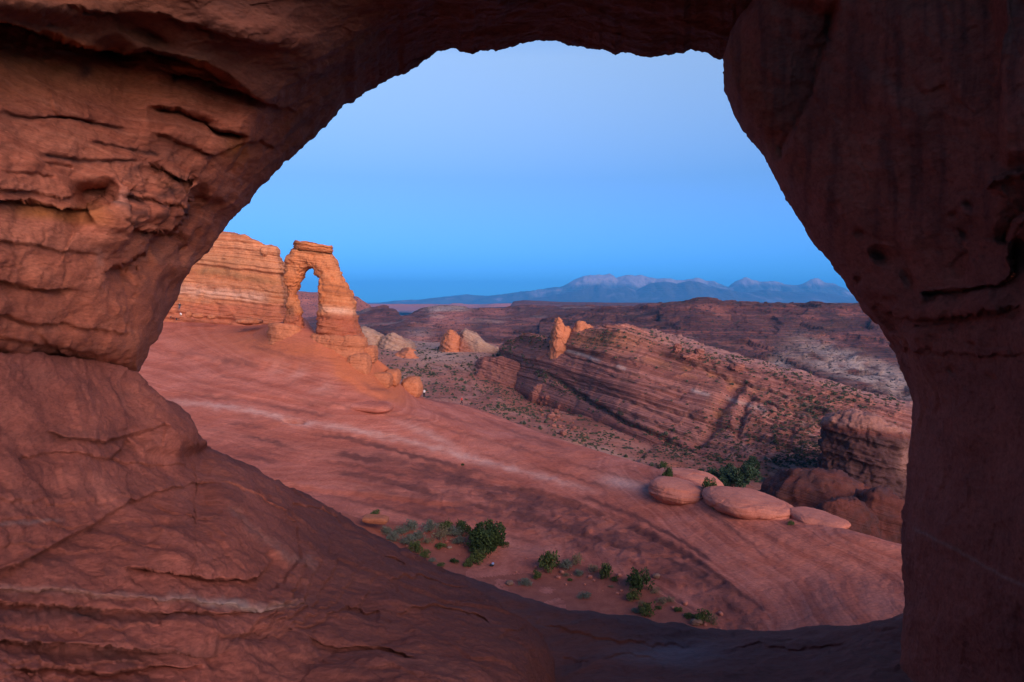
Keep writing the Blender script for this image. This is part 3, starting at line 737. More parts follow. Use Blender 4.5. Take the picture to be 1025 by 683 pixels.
add(2.0, [(-900, 400, 85), (0, 415, 98), (140, 415, 98), (250, 425, 96), (330, 438, 95), (400, 452, 95), (500, 476, 93), (560, 492, 89), (640, 515, 81), (700, 533, 75), (740, 545, 71), (800, 562, 67), (905, 580, 62), (1100, 600, 56), (2200, 590, 48)])
add(2.6, [(-900, 350, 110), (0, 352, 118), (140, 355, 118), (250, 362, 113), (300, 372, 109), (340, 384, 106), (375, 398, 106), (400, 408, 108), (423, 412, 112), (462, 424, 112), (560, 456, 100), (650, 484, 88), (690, 497, 82), (740, 515, 76), (800, 536, 70), (905, 560, 64.5), (1100, 590, 58), (2200, 580, 50)])
add(3.0, [(-900, 325, 135), (0, 328, 138), (140, 328, 136), (200, 332, 132), (250, 336, 124), (275, 331, 118), (300, 332, 116), (330, 342, 115), (350, 350, 115), (372, 364, 115), (385, 376, 116), (401, 391, 118), (423, 400.5, 124), (462, 408, 127), (560, 444, 108), (650, 470, 93), (690, 483, 86), (740, 501, 79.5), (800, 523, 73), (850, 534, 69), (905, 549, 66), (1100, 585, 60), (2200, 575, 52)])
add(3.4, [(-900, 318, 160), (0, 320, 160), (140, 320, 150), (200, 322, 146), (250, 326, 142), (275, 324, 136), (296, 319, 133), (304, 319, 130), (316, 333, 125), (332, 338, 121), (362, 340, 118), (372, 356, 118), (382, 363, 118), (391, 371, 119), (401, 385, 121), (423, 397.5, 129), (462, 405.5, 133), (560, 440, 113), (650, 467, 97), (690, 480, 89), (740, 499, 82), (800, 520, 75), (850, 531, 71), (905, 546, 68), (1100, 583, 62), (2200, 573, 54)])
d34, z34 = rows[-1][1], rows[-1][2]
rows.append((3.55, d34 * 1.05, z34 - 1.6)); rows.append((3.8, d34 * 1.25, z34 * 0.5 - 24)); 
zv = [(-900, -40), (300, -52), (500, -58), (650, -66), (900, -70), (2200, -70)]
rows.append((4.2, d34 * 0 + 230, np.interp(GX, *zip(*zv))))
rows.append((4.8, d34 * 0 + 330, np.interp(GX, *zip(*zv)) + 1))
rows.append((5.6, d34 * 0 + 480, np.interp(GX, [-900, 380, 500, 600, 700, 2200], [-50, -56, -58, -75, -105, -115])))
rows.append((6.2, d34 * 0 + 640, np.interp(GX, [-900, 380, 480, 560, 650, 2200], [-41, -41, -41, -60, -130, -140]))); rows.append((6.7, d34 * 0 + 820, np.interp(GX, [-900, 380, 480, 560, 650, 2200], [-43, -44, -46, -62, -150, -160])))
rows.append((7.2, d34 * 0 + 1050, np.interp(GX, [-900, 380, 480, 560, 650, 2200], [-56, -57, -60, -70, -170, -180])))
rows.append((8.0, d34 * 0 + 1700, np.interp(GX, [-900, 480, 650, 2200], [-80, -80, -190, -200]))); rows.append((8.6, d34 * 0 + 3500, d34 * 0 - 150.)); rows.append((9.4, d34 * 0 + 12000, d34 * 0 - 170.)); rows.append((10, d34 * 0 + 60000, d34 * 0 - 200.))
vk = [r[0] for r in rows]
V = spaced([(0, 0.9, 0.05), (0.9, 3.56, 0.0085), (3.56, 4.2, 0.03), (4.2, 7.2, 0.012), (7.2, 10, 0.035)])
GD = np.exp(pcv(vk, [np.log(r[1]) for r in rows], V)).T        # (nx, nv)
GZ = pcv(vk, [r[2] for r in rows], V).T
X = np.stack([(GX[:, None] - CX) / F * GD, GD, GZ], -1)
PYg = HY - GZ / GD * F
PXg = GX[:, None] + 0 * GD
sk_ = sstep(3.75, 3.5, V)[None] + 0 * GD                        # slickrock weight
basin = sstep(0.95, 1.05, V)[None] * sstep(1.42, 1.30, V)[None] * sstep(740, 690, PXg) * sstep(300, 370, PXg)
nearr = sstep(0.9, 1.6, V)[None]
dip = np.array([0.13, -0.10, 1.0]); dip /= np.linalg.norm(dip)
s = X @ dip + 0.5 * fbm(X / 22, 3, seed=101)
h = 0.9 * fbm(X / 26, 5, seed=102) * sk_ * (0.25 + 0.75 * (1 - basin)) * sstep(3.5, 3.0, V)[None] + 0.14 * fbm(X / 3.0, 4, seed=103) * sk_
led = 0.13 * layers(s * 0.7, 0.12, 104) + 0.04 * layers(s * 2.3, 0.15, 105) + 0.10 * fbm(X / 0.9, 4, seed=108)
h += led * sk_ * (1 - basin) * sstep(3.55, 3.2, V)[None]
# rough, broken dark band on the lower slope, and its joint
dwob = 6 * fbm(X / 7, 4, seed=131) + 3 * fbm(X * np.array([.4, .4, 1]) / 1.2, 3, seed=132)
dtop = np.interp(PXg, [330, 400, 470, 560, 620, 680, 740, 800], [452, 456, 470, 497, 518, 546, 588, 625]) + dwob
dbot = np.interp(PXg, [330, 400, 500, 560, 640, 700, 740, 800], [478, 512, 524, 545, 574, 600, 632, 660]) + dwob
darkb = sstep(-3, 4, PYg - dtop) * sstep(5, -6, PYg - dbot) * sstep(280, 470, PXg) * sstep(790, 730, PXg)
darkb = np.clip(darkb * (1 - basin), 0, 1)
BED = [(130, 398), (200, 404), (260, 412), (300, 423), (350, 430), (400, 441), (460, 455), (520, 470), (580, 487), (640, 508), (700, 540), (760, 585), (800, 625)]
bedm = 0 * PXg
for k_, (off, am_, wd_) in enumerate(((-62, .35, 1.5), (-48, .5, 1.8), (-34, .35, 1.2), (-24, .4, 1.5), (-12, .55, 1.6), (9, .8, 2.0), (16, .5, 1.4), (25, .7, 2.0), (34, .5, 1.5), (44, .75, 2.2), (56, .5, 1.6), (67, .6, 2.0), (80, .5, 1.6))):
    ln = [(a_ - 4, b_ + off * (1 - 0.25 * (k_ % 3 == 1) * (a_ > 500)) + 2 * math.sin(a_ / 47. + k_)) for a_, b_ in BED]
    gate = sstep(-0.25, 0.2, perlin(X / 9 + k_ * 5.3, 140 + k_))
    bedm = np.maximum(bedm, groove(PXg, PYg, ln, am_, wd_, 2.2) * gate)
    h -= ledge(PXg, PYg, ln, 0.08 + 0.05 * (off > 0), 5, 1.2, 1.0) * gate * (1 - basin)
bedm *= (1 - basin) * sk_
h -= ledge(PXg, PYg, [(360, 458), (400, 458), (470, 472), (560, 499), (620, 520), (680, 549), (740, 592)], 0.45, 16, 4.0, 0.8, 0.25)
h += (0.22 * fbm(X / 1.6, 4, seed=106, ridged=True) + 0.20 * facets(X / 1.5, 107)) * darkb
h -= groove(PXg, PYg, [(476, 436), (466, 452), (458, 480), (450, 500)], 0.10, 1.6, 3)
h -= ledge(PXg, PYg, [(180, 470), (260, 478), (330, 490), (400, 498), (470, 505)], 0.5, 14, 1.5, 2)
h -= ledge(PXg, PYg, [(150, 350), (200, 358), (280, 366), (330, 372), (370, 392), (410, 404)], 0.5, 16, 2, 2)
h -= ledge(PXg, PYg, [(150, 390), (220, 396), (290, 400), (360, 408), (430, 424)], 0.35, 14, 2, 2)
h -= 1.1 * blob(PXg, PYg, 294, 421, 10, 2.2, 4, 6)
vw = sstep(3.7, 4.3, V)[None]
h += vw * (np.minimum(GD / 300, 30) * 3.4 * fbm(X / (90 + GD * 0.15)[..., None], 5, seed=110) + 1.1 * layers((X[..., 2] + 4 * fbm(X / 60, 4, seed=111) + X[..., 0] * 0.03) * 0.5, 0.2, 112) * sstep(3000, 1500, GD)) * sstep(30000, 6000, GD)
X[..., 2] += h
GROUND = X
pal = sstep(-0.9, 0.1, fbm(X / 2.5, 4, seed=120)) * np.clip(groove(PXg, PYg, [(130, 398), (200, 404), (260, 412), (300, 423), (350, 430), (400, 441), (460, 455), (520, 470), (580, 487), (620, 500)], 0.75, 3.6, 2), 0, 1)
pal += 0.9 * blob(PXg, PYg, 622, 484, 24, 6, 2, 14) + 0.6 * blob(PXg, PYg, 430, 436, 30, 4, 2, 22) + (0.30 * blob(PXg, PYg, 290, 372, 40, 8, 2, 12) + 0.3 * blob(PXg, PYg, 320, 388, 16, 6)) * sstep(-0.2, 0.3, fbm(X / 3, 4, seed=121)) + 0.35 * blob(PXg, PYg, 500, 560, 40, 14, 2, -10) * (1 - basin)
pal = pal * sstep(-0.9, 0.2, fbm(X * np.array([.6, .6, 2]) / 1.8, 5, seed=122)) * sk_ + 0.7 * vw * (blob(PXg, PYg, 440, 352, 60, 12, 2, 8)) + 0.5 * vw * blob(PXg, PYg, 610, 455, 40, 6, 2, 18) + 0.4 * vw * blob(PXg, PYg, 400, 375, 30, 12)
thirdm = sk_ * np.clip(0.8 * blob(PXg, PYg, 300, 350, 110, 18, 2, 8) + 0.8 * sstep(325, 345, PXg) * sstep(420, 395, PXg) * sstep(396, 384, PYg - 0.4 * (PXg - 360)), 0, 1)
fo = grid_obj('ground', X, M['slick'], None, (0, 0, 0), [pal, 1.3 * bedm + darkb * np.clip(0.55 + 1.1 * fbm(X * np.array([.5, .5, 1.5]) / 1.6, 5, seed=109) + 0.5 * fbm(X / 7, 3, seed=119), 0, 1) + 0.5 * blob(PXg, PYg, 420, 470, 120, 8, 2, 12) * sk_, thirdm])
me = fo.data
me.materials.append(M['sand']); me.materials.append(M['valley'])
nu, nv = X.shape[:2]
fi = np.zeros((nu - 1, nv - 1), np.int32)
fi[((basin * sstep(-0.35, 0.1, fbm(X / 5, 4, seed=7) + 0.25))[:-1, :-1] > 0.5) & ~((np.abs(PXg - 515) < 50) & (PYg - 575 < -0.1 * (PXg - 515)) & (PXg - 455 > (585 - PYg) * 0.9) & (PYg > 545))[:-1, :-1]] = 1
fi[:, (V[:-1] > 3.62)] = 2
me.polygons.foreach_set('material_index', fi.ravel())
me.materials[0] = M['slick']
tag(fo, kind='structure')
bvhs = [BVHTree.FromPolygons([tuple(v) for v in X.reshape(-1, 3)], [tuple(f) for f in grid_faces(nu, nv).tolist()])]

def hit(px, py):
    dr = Vector(((px - CX) / F, 1, (HY - py) / F)).normalized()
    best = None
    for b in bvhs:
        r = b.ray_cast(Vector((0, 0, 0)), dr)
        if r[0] is not None and (best is None or r[3] < best[1]): best = (r[0], r[3], b)
    return best
def drop(x, y):
    r = bvhs[0].ray_cast(Vector((x, y, 200)), Vector((0, 0, -1)))
    return r[0].z if r[0] is not None else -60.0

# ------------------------------------------------------------------ builder for rock masses with real plan, height and thickness
def resample(path, n):
    p = np.asarray(path, float); p = np.vstack([p, p[:1]])
    seg = np.hypot(*np.diff(p, axis=0).T); L = np.concatenate([[0], np.cumsum(seg)])
    t = np.linspace(0, L[-1], n, endpoint=False)
    q = np.stack([np.interp(t, L, p[:, 0]), np.interp(t, L, p[:, 1])], -1)
    for _ in range(max(1, n // 60)):            # round the corners
        q = 0.5 * q + 0.25 * (np.roll(q, 1, 0) + np.roll(q, -1, 0))
    return q

def rockmass(name, plan, top, zb, mat, n=260, nv=90, inset=((0, 0), (0.85, 0.10), (0.97, 0.2), (1, 0.34)), amp=0.5, scale=3.0, seed=1, strata=None, parent=None,
             origin=None, cap=10, maskf=None, taper=1.0, register=False, gz=1.2, fac=0.5):
    """plan: closed outline [(px, depth)] as seen from the camera; top: [(px, py)] skyline; zb: base height or None (below the ground)."""
    pl = np.array([((p - CX) / F * d, d) for p, d in plan])
    q = resample(pl, n)
    area = np.sum(q[:, 0] * np.roll(q[:, 1], -1) - np.roll(q[:, 0], -1) * q[:, 1])
    if area < 0: q = q[::-1]
    cen = q.mean(0)
    size = np.sqrt(abs(area) / 2)
    ppx = q[:, 0] / q[:, 1] * F + CX
    ty = np.interp(ppx, [t[0] for t in top], [t[1] for t in top])
    Rmin = np.percentile(np.linalg.norm(q - cen, axis=1), 8)
    xt = cen + (q - cen) * (1 - np.minimum(inset[-1][1] * taper * Rmin / np.linalg.norm(q - cen, axis=1, keepdims=True), 0.96))
    ty = np.interp(xt[:, 0] / xt[:, 1] * F + CX, [t[0] for t in top], [t[1] for t in top])
    zt = (HY - ty) / F * xt[:, 1]
    zbv = np.array([drop(a, b) - gz for a, b in q]) if zb is None else np.full(n, float(zb))
    zbv = np.minimum(zbv, zt - 0.2)
    v = np.linspace(0, 1, nv)
    ins = np.interp(v, [a for a, _ in inset], [b for _, b in inset]) * taper
    rows_ = []
    for k in range(nv):
        rel = q - cen; rl = np.linalg.norm(rel, axis=1, keepdims=True)
        xy = cen + rel * (1 - np.minimum(ins[k] * Rmin / rl, 0.96))
        rows_.append(np.column_stack([xy, zbv + (zt - zbv) * v[k]]))
    base = rows_[-1]
    for k in range(1, cap + 1):
        t = k / cap
        xy = cen + (base[:, :2] - cen) * (1 - t * 0.999)
        pp = xy[:, 0] / xy[:, 1] * F + CX
        z2 = (HY - np.interp(pp, [a[0] for a in top], [a[1] for a in top])) / F * xy[:, 1]
        rows_.append(np.column_stack([xy, base[:, 2] * (1 - sstep(0, 1, np.array(t))) + z2 * sstep(0, 1, np.array(t))]))
    Xm = np.stack(rows_, 1)                      # (n, nv+cap, 3)
    Xw = np.concatenate([Xm[-1:], Xm, Xm[:1]], 0)
    N = normals(Xw)[1:-1]
    N[:, -2:] = (0, 0, 1)
    hh = amp * fbm(Xm / scale, 6, seed=seed) + amp * 0.25 * fbm(Xm / scale * 4, 3, seed=seed + 9, ridged=True)
    if strata:
        for (dv, fr, am, wr, sd) in strata:
            dv = np.array(dv, float); dv /= np.linalg.norm(dv)
            ss = (Xm @ dv + wr * fbm(Xm / (scale * 2), 3, seed=seed + 3)) * fr
            hh += am * layers(ss, 0.25, sd)
    hh += amp * fac * facets(Xm / (scale * 0.55), seed + 4) + amp * fac * 0.4 * facets(Xm / (scale * 0.2), seed + 5)
    fade = np.ones(Xm.shape[1]); fade[-1] = 0; fade[-2] = .5
    Xm = Xm + N * (hh * fade)[..., None]
    Xm[:, -1] = Xm[:, -1].mean(0)
    org = np.array([cen[0], cen[1], zbv.mean()]) if origin is None else origin
    PXm = Xm[..., 0] / Xm[..., 1] * F + CX; PYm = HY - Xm[..., 2] / Xm[..., 1] * F
    mk = maskf(PXm, PYm, Xm) if maskf else None
    o = grid_obj(name, Xm, mat, parent, org, mk, wrap=True)
    if register:
        bvhs.append(BVHTree.FromPolygons([tuple(t) for t in Xm.reshape(-1, 3)], [tuple(f) for f in grid_faces(n, Xm.shape[1], True).tolist()]))
    return o

def ellipse_plan(px0, px1, d, depth_m, sq=2.4, n=28, tilt=0):
    cx, rx = (px0 + px1) / 2, (px1 - px0) / 2
    out = []
    for k in range(n):
        a = 2 * math.pi * k / n
        c, s_ = math.cos(a), math.sin(a)
        r = (abs(c) ** sq + abs(s_) ** sq) ** (-1 / sq)
        out.append((cx + rx * r * c, d + depth_m * r * s_ + tilt * c))
    return out

# ------------------------------------------------------------------ butte behind the freestanding arch
def butte_mask(px, py, X):
    b = 0.65 * groove(px, py, [(140, 296), (180, 290), (215, 293), (250, 296), (275, 300)], 1, 5, 2)
    s_ = 0.6 * groove(px, py, [(190, 272), (215, 272), (250, 278), (285, 286)], 1, 4, 2) + 0.3 * blob(px, py, 225, 262, 40, 8)
    return [b, s_, sstep(300, 308, py) * 0.6]
rockmass('rock_butte', [(-60, 150), (60, 146), (140, 144), (200, 141), (245, 139), (275, 138), (284, 139), (291, 146), (296, 160), (280, 178), (200, 190), (60, 196), (-60, 190)],
         [(-60, 262), (60, 255), (150, 246), (185, 240), (205, 236), (218, 234.2), (236, 234.6), (246, 237), (255, 242), (263, 245), (272, 247), (279, 256), (283, 259), (288, 270), (300, 284)], None, M['butte'],
         n=620, nv=150, inset=((0, -0.01), (0.12, 0.0), (0.16, 0.012), (0.5, 0.02), (0.55, 0.03), (0.85, 0.05), (0.93, 0.08), (1, 0.14)), amp=0.55, scale=3.2, seed=201,
         strata=[((0.12, 0, 1), 0.75, 0.42, 0.8, 21), ((0.12, 0, 1), 2.2, 0.16, 0.5, 22)], maskf=butte_mask, gz=2.5, register=True)
tag(bpy.data.objects['rock_butte'], 'tall banded orange sandstone butte standing left of the freestanding arch', 'butte')

# ------------------------------------------------------------------ boulders
def boulder(name, px0, px1, y0, y1, d, mat, seed, depth=None, flat=2.2, undercut=0.0, amp=0.06, tilt=0, label=None, group=None, nu=90, nv=60, cat='boulder', parent=None, mask=None, fac=1.3):
    """Rounded block whose picture extent is px0..px1, y0..y1 at distance d."""
    cxp, cyp = (px0 + px1) / 2, (y0 + y1) / 2
    c = P(cxp, cyp, d); rx = (px1 - px0) / 2 / F * d; rz = (y1 - y0) / 2 / F * d
    ry = depth if depth else rx * 0.8
    th = np.linspace(0, 2 * np.pi, nu, endpoint=False)[:, None]; ph = np.linspace(-np.pi / 2, np.pi / 2, nv)[None]
    ct, st = np.cos(th), np.sin(th); cp, sp_ = np.cos(ph), np.sin(ph)
    pw = lambda a, k: np.sign(a) * np.abs(a) ** (2 / k)
    x = pw(ct, flat) * pw(cp, flat); y = pw(st, flat) * pw(cp, flat); z = pw(sp_, 2.2) + 0 * th
    k = 1 - undercut * sstep(0.1, -0.9, z)
    Xb = np.stack([x * k * rx, y * k * ry, z * rz + tilt * x * rz], -1)
    size = max(rx, rz)
    n_ = fbm(Xb / size * 1.3 + seed * 7.1, 5, seed=seed)
    nl = layers((Xb[..., 2] + 0.12 * rx * fbm(Xb / size + 3, 2, seed=seed)) / rz * 2.2, 0.3, seed)
    rad = Xb / np.maximum(np.linalg.norm(Xb, axis=-1, keepdims=True), 1e-6)
    Xb = Xb + rad * ((amp * 2.2 * n_ + amp * 0.55 * nl * np.abs(cp) + amp * fac * facets(Xb / size * 1.6 + seed, seed) + amp * fac * 0.3 * facets(Xb / size * 4.5 + seed, seed + 1)) * size)[..., None]
    Xb = Xb + c
    org = np.array([c[0], c[1], c[2] - rz])
    o = mesh_obj(name, Xb, grid_faces(nu, nv, True), mat, parent, org if parent is None else WO * 0 + parent_org(parent))
    if label: tag(o, label, cat, group)
    return o
def parent_org(p): return np.array(p.location)

def dome(name, px0, px1, y0, y1, d, mat, seed, depth, tilt=0.0, label=None, nu=260, nv=150, under=0.66, lip=0.50):
    """Flat domed boulder: gentle top, rounded rim, undercut below."""
    c = P((px0 + px1) / 2, (y0 + y1) / 2, d); rx = (px1 - px0) / 2 / F * d; hz = (y1 - y0) / F * d
    th = np.linspace(0, 2 * np.pi, nu, endpoint=False)[:, None]; v = np.linspace(0, 1, nv)[None]
    pr = np.interp(v, [0, .10, .22, .30, .36, .42, .50, .60, .72, .85, 1], [under, under, .84, .95, 1.0, .99, .93, .80, .60, .32, .001])
    pz = np.interp(v, [0, .10, .22, .30, .36, .42, .50, .60, .72, .85, 1], [-.5, 0, lip * .45, lip * .72, lip, lip * 1.35, .76, .88, .95, .985, 1.0])
    cs, sn = np.cos(th), np.sin(th)
    out = 1 + 0.20 * perlin(np.stack([cs * 1.3 + seed, sn * 1.3, 0 * cs], -1), seed) + 0.012 * perlin(np.stack([cs * 3.5 + seed, sn * 3.5, 0 * cs], -1), seed + 1)
    Xb = np.stack([cs * out * pr * rx, sn * out * pr * depth, pz * hz * (1 - 0.16 * cs * pr) - hz / 2 + tilt * cs * out * pr * rx], -1)
    sz = rx
    N = normals(np.concatenate([Xb[-1:], Xb, Xb[:1]], 0))[1:-1]
    rad = Xb.copy(); N *= np.sign((N * rad).sum(-1, keepdims=True) + 1e-9)
    hh = 0.016 * sz * fbm(Xb / sz * np.array([1.6, 1.6, 5.0]) + seed, 5, seed=seed) + 0.012 * sz * fbm(Xb / sz * 7, 4, seed=seed + 3) + 0.035 * sz * layers((Xb[..., 2] + 0.1 * hz * fbm(Xb / sz * 2, 3, seed=seed)) / hz * 4, 0.3, seed) * (1 - sstep(.6, .8, v)) + 0.008 * sz * facets(Xb / sz * 3.0 + 5, seed) * (1 - sstep(.45, .7, v))
    hh += 0.03 * sz * facets(Xb / sz * np.array([1.2, 1.2, 2.5]) + 3, seed + 6) * sstep(.62, .5, v) - 0.03 * sz * np.exp(-((Xb[..., 2] / hz + 0.12 + 0.15 * perlin(Xb / sz * 1.5, seed + 7)) / 0.05) ** 2) * sstep(-0.1, 0.2, perlin(Xb / sz * 1.1 + 7, seed + 8))
    hh -= 0.010 * sz * np.exp(-(perlin(Xb / sz * np.array([2.2, 2.2, 3]) + 9, seed + 4) / 0.035) ** 2) * (1 - sstep(.3, .6, v))
    Xb = Xb + N * hh[..., None] + c
    o = mesh_obj(name, Xb, grid_faces(nu, nv, True), mat, None, c - np.array([0, 0, hz / 2]))
    tag(o, label, 'boulder'); return o

boulder('boulder', 262, 271, 247, 257, 140, M['butte'], 5, depth=2, label='small round boulder wedged beside the larger one on top of the banded butte')
boulder('boulder', 268, 279.5, 246, 258, 141, M['butte'], 6, depth=2, label='knob-shaped boulder balanced on the right end of the banded butte')

# ------------------------------------------------------------------ freestanding arch
AD = 116.0
arch = empty('freestanding_arch', tuple(P(322, 338, AD)))
tag(arch, 'freestanding orange sandstone arch with two legs and a slab on top, on the slickrock rim', 'rock arch')
AO = np.array(arch.location)
secs = [((280.5, 329), (302.5, 329), 0.0), ((281.8, 325), (302.8, 325), 0), ((283, 315), (302, 316), 0), ((285.2, 304), (299.2, 305), 0), ((286.0, 298.5), (295, 298), 0), ((286.2, 295), (294.5, 295), 0), ((284.9, 288), (297.5, 290), 0),
        ((282.4, 278), (301.5, 282), 0), ((282.4, 269), (304.5, 276.5), 0), ((286, 259), (307, 273), 0), ((291.5, 249), (309, 271.0), 0), ((301, 245.5), (311, 270.8), 0), ((314, 246), (313, 272), 0),
        ((328, 249), (313.6, 277), 0), ((333, 259), (316, 281), 0), ((338, 268), (317.5, 286), 0), ((342.5, 277), (318.4, 292), 0), ((348.5, 289), (318.8, 301), 0), ((353, 301), (318, 308), 0), ((356.5, 313), (316.8, 315), 0),
        ((360, 326), (315.6, 324), 0), ((362.8, 336), (314.4, 334), 0), ((363, 341), (314, 341), 0)]
thick = [1.9, 1.9, 1.8, 1.5, 1.2, 1.15, 1.4, 1.8, 2.0, 2.1, 2.2, 2.3, 2.3, 2.3, 2.35, 2.4, 2.5, 2.6, 2.8, 3.0, 3.1, 3.2, 3.2]
ks = np.arange(len(secs)); kk = np.linspace(0, len(secs) - 1, 300)
O_ = np.stack([np.interp(kk, ks, [s_[0][i] for s_ in secs]) for i in (0, 1)], -1)
I_ = np.stack([np.interp(kk, ks, [s_[1][i] for s_ in secs]) for i in (0, 1)], -1)
for _ in range(5):
    O_[1:-1] = 0.5 * O_[1:-1] + 0.25 * (O_[2:] + O_[:-2]); I_[1:-1] = 0.5 * I_[1:-1] + 0.25 * (I_[2:] + I_[:-2])
tk = np.interp(kk, ks, thick)
yoff = np.interp(kk, [0, 5, 11, 22], [1.8, 1.6, 0.6, 0])
a = np.linspace(0, 2 * np.pi, 88, endpoint=False)
se = lambda v, k: np.sign(v) * np.abs(v) ** (2 / k)
PO, PI_ = P(O_[:, 0], O_[:, 1], AD), P(I_[:, 0], I_[:, 1], AD)
ctr, half = (PO + PI_) / 2, (PO - PI_) / 2
Xa = ctr[:, None] + half[:, None] * se(np.cos(a), 2.6)[None, :, None]
Xa[..., 1] += tk[:, None] * se(np.sin(a), 2.8)[None] + yoff[:, None]
Xp = np.concatenate([Xa[:, -1:], Xa, Xa[:, :1]], 1)
N = -normals(Xp)[:, 1:-1]
rad = Xa - ctr[:, None] - np.array([0, 1, 0]) * yoff[:, None, None]
N *= np.sign((N * rad).sum(-1, keepdims=True))
dv = np.array([0.12, 0, 1.0])
ss = Xa @ dv + 0.5 * fbm(Xa / 5, 3, seed=300)
h = 0.42 * facets(Xa / np.array([1.9, 1.9, 1.3]), 305) + 0.18 * facets(Xa / 0.8, 306) + 0.26 * fbm(Xa / 1.9, 6, seed=301) + 0.14 * layers(ss * 0.62, 0.2, 302) + 0.07 * layers(ss * 1.9, 0.22, 303) + 0.06 * fbm(Xa / 0.6, 3, seed=304, ridged=True)
h = h - 0.22 + 0.20 * np.cos(a)[None]
Xa = Xa + N * h[..., None]
PXa = Xa[..., 0] / Xa[..., 1] * F + CX; PYa = HY - Xa[..., 2] / Xa[..., 1] * F
am = [0.8 * blob(PXa, PYa, 340, 311, 20, 3.5, 2, 5), 0.9 * blob(PXa, PYa, 291, 312, 5, 9) + 0.5 * groove(PXa, PYa, [(318, 290), (335, 292), (352, 296)], 1, 1.6, 1) + 0.7 * groove(PXa, PYa, [(318, 284), (335, 286), (347, 288)], 1, 1.2, 1), sstep(312, 318, PYa) * 0.7 + 0.5 * sstep(316, 322, PXa) * 0]
grid_obj('arch_body', Xa.transpose(1, 0, 2), M['arch'], arch, AO, [m.T for m in am], wrap=True, flip=True)
rockmass('cap_rock', ellipse_plan(293.5, 333.5, AD + 0.3, 2.6, 3.2), [(280, 243.5), (293, 244), (298, 242.6), (312, 242.4), (320, 244.5), (326, 246), (332, 247), (340, 248)], None, M['arch'], n=200, nv=40,
         inset=((0, 0.12), (0.3, 0.04), (0.5, 0.0), (0.62, 0.05), (0.85, 0.02), (1, 0.1)), amp=0.14, scale=1.2, seed=310, strata=[((0.12, 0, 1), 1.6, 0.12, 0.2, 31)], parent=arch, origin=AO)
# the cap hangs on the crown, not on the ground: rebuild its base just under the slab
cap = bpy.data.objects['cap_rock']
zb_cap = (HY - 252.0) / F * AD; zh_cap = 7.5 / F * AD
co = np.empty(len(cap.data.vertices) * 3); cap.data.vertices.foreach_get('co', co); co = co.reshape(-1, 3)
zmin = co[:, 2].min(); ztop = co[:, 2].max()
lo = zb_cap - AO[2]
co[:, 2] = lo + (co[:, 2] - zmin) / (ztop - zmin) * zh_cap * (1.0 + 0.45 * perlin(co * 0.45, 5))
co[:, 2] -= (co[:, 0] - co[:, 0].mean()) * 0.10 - 0.0
cap.data.vertices.foreach_set('co', co.ravel())

# footings of the arch: ledges of the rim it stands on
def footing(name, plan, top, **kw):
    return rockmass(name, plan, top, None, M['orange'], **kw)
o = footing('rock_ledge', ellipse_plan(268, 302.5, 117.8, 3.4, 3.5), [(262, 324.5), (280, 324.5), (290, 325.5), (304, 328)], n=160, nv=30, amp=0.2, scale=1.5, seed=320, inset=((0, 0), (0.6, 0.02), (0.9, 0.05), (1, 0.12)), strata=[((0.1, 0, 1), 1.2, 0.15, 0.2, 33)])
tag(o, 'low stepped rock ledge under the left leg of the freestanding arch', 'rock ledge')
o = footing('rock_pedestal', ellipse_plan(310, 367, 116.5, 4.4, 3.5), [(308, 334.5), (330, 336.5), (364, 337.5), (370, 339)], n=220, nv=50, amp=0.35, scale=1.8, seed=322, inset=((0, -0.10), (0.5, -0.02), (0.8, 0.0), (0.95, 0.02), (1, 0.08)), strata=[((0.1, 0, 1), 1.0, 0.22, 0.3, 35)], gz=3)
tag(o, 'blocky orange sandstone pedestal under the right leg of the freestanding arch', 'rock pedestal')
lab = ['squared orange block below the arch pedestal, left one in the stepped row', 'squared orange block below the arch pedestal, middle one in the stepped row', 'squared orange block below the arch pedestal, broad right one in the stepped row',
       'lowest rounded orange block of the steps beneath the arch', 'orange shoulder block on the slope right of the arch pedestal', 'small orange block on the skyline slope below the shoulder block']
for k, (a0, a1, b0, b1, dd) in enumerate([(331, 341, 362, 372, 112.5), (340, 350, 362, 373, 112), (349, 371, 354, 382, 112.5), (366, 393, 373, 389, 113.5), (362, 377, 346, 364, 116), (386, 400, 370, 386, 117)]):
    boulder('orange_block', a0, a1, b0, b1, dd, M['orange'], 40 + k, flat=5.5, amp=0.07, fac=1.8, label=lab[k], cat='rock block', depth=2.2)
boulder('boulder', 402, 423, 377, 400, 123, M['orange'], 61, depth=2.6, flat=2.8, amp=0.07, label='big rounded orange boulder on the rim beside the hiker in white')
boulder('rock_slab', 350, 393, 402, 412, 105, M['slick'], 63, depth=3.0, flat=3.6, amp=0.04, tilt=-0.30, label='long low pinkish slab lying on the slickrock below the arch', cat='rock slab')
for k, (a0, a1, b0, b1, dd, lb) in enumerate([(186, 192, 312, 318, 136, 'upright orange block beside the hikers at the foot of the butte'), (193, 204, 314, 319, 135, 'flat orange rock at the foot of the butte, next to the upright block'),
                                              (208, 216, 315.5, 319.5, 134, 'small isolated rock on the slickrock at the foot of the butte'), (238, 262, 319, 325, 127, 'long low rock with a dark underside, nearest the arch at the foot of the butte')]):
    boulder('boulder', a0, a1, b0, b1, dd, M['orange'], 70 + k, flat=3, amp=0.09, label=lb)

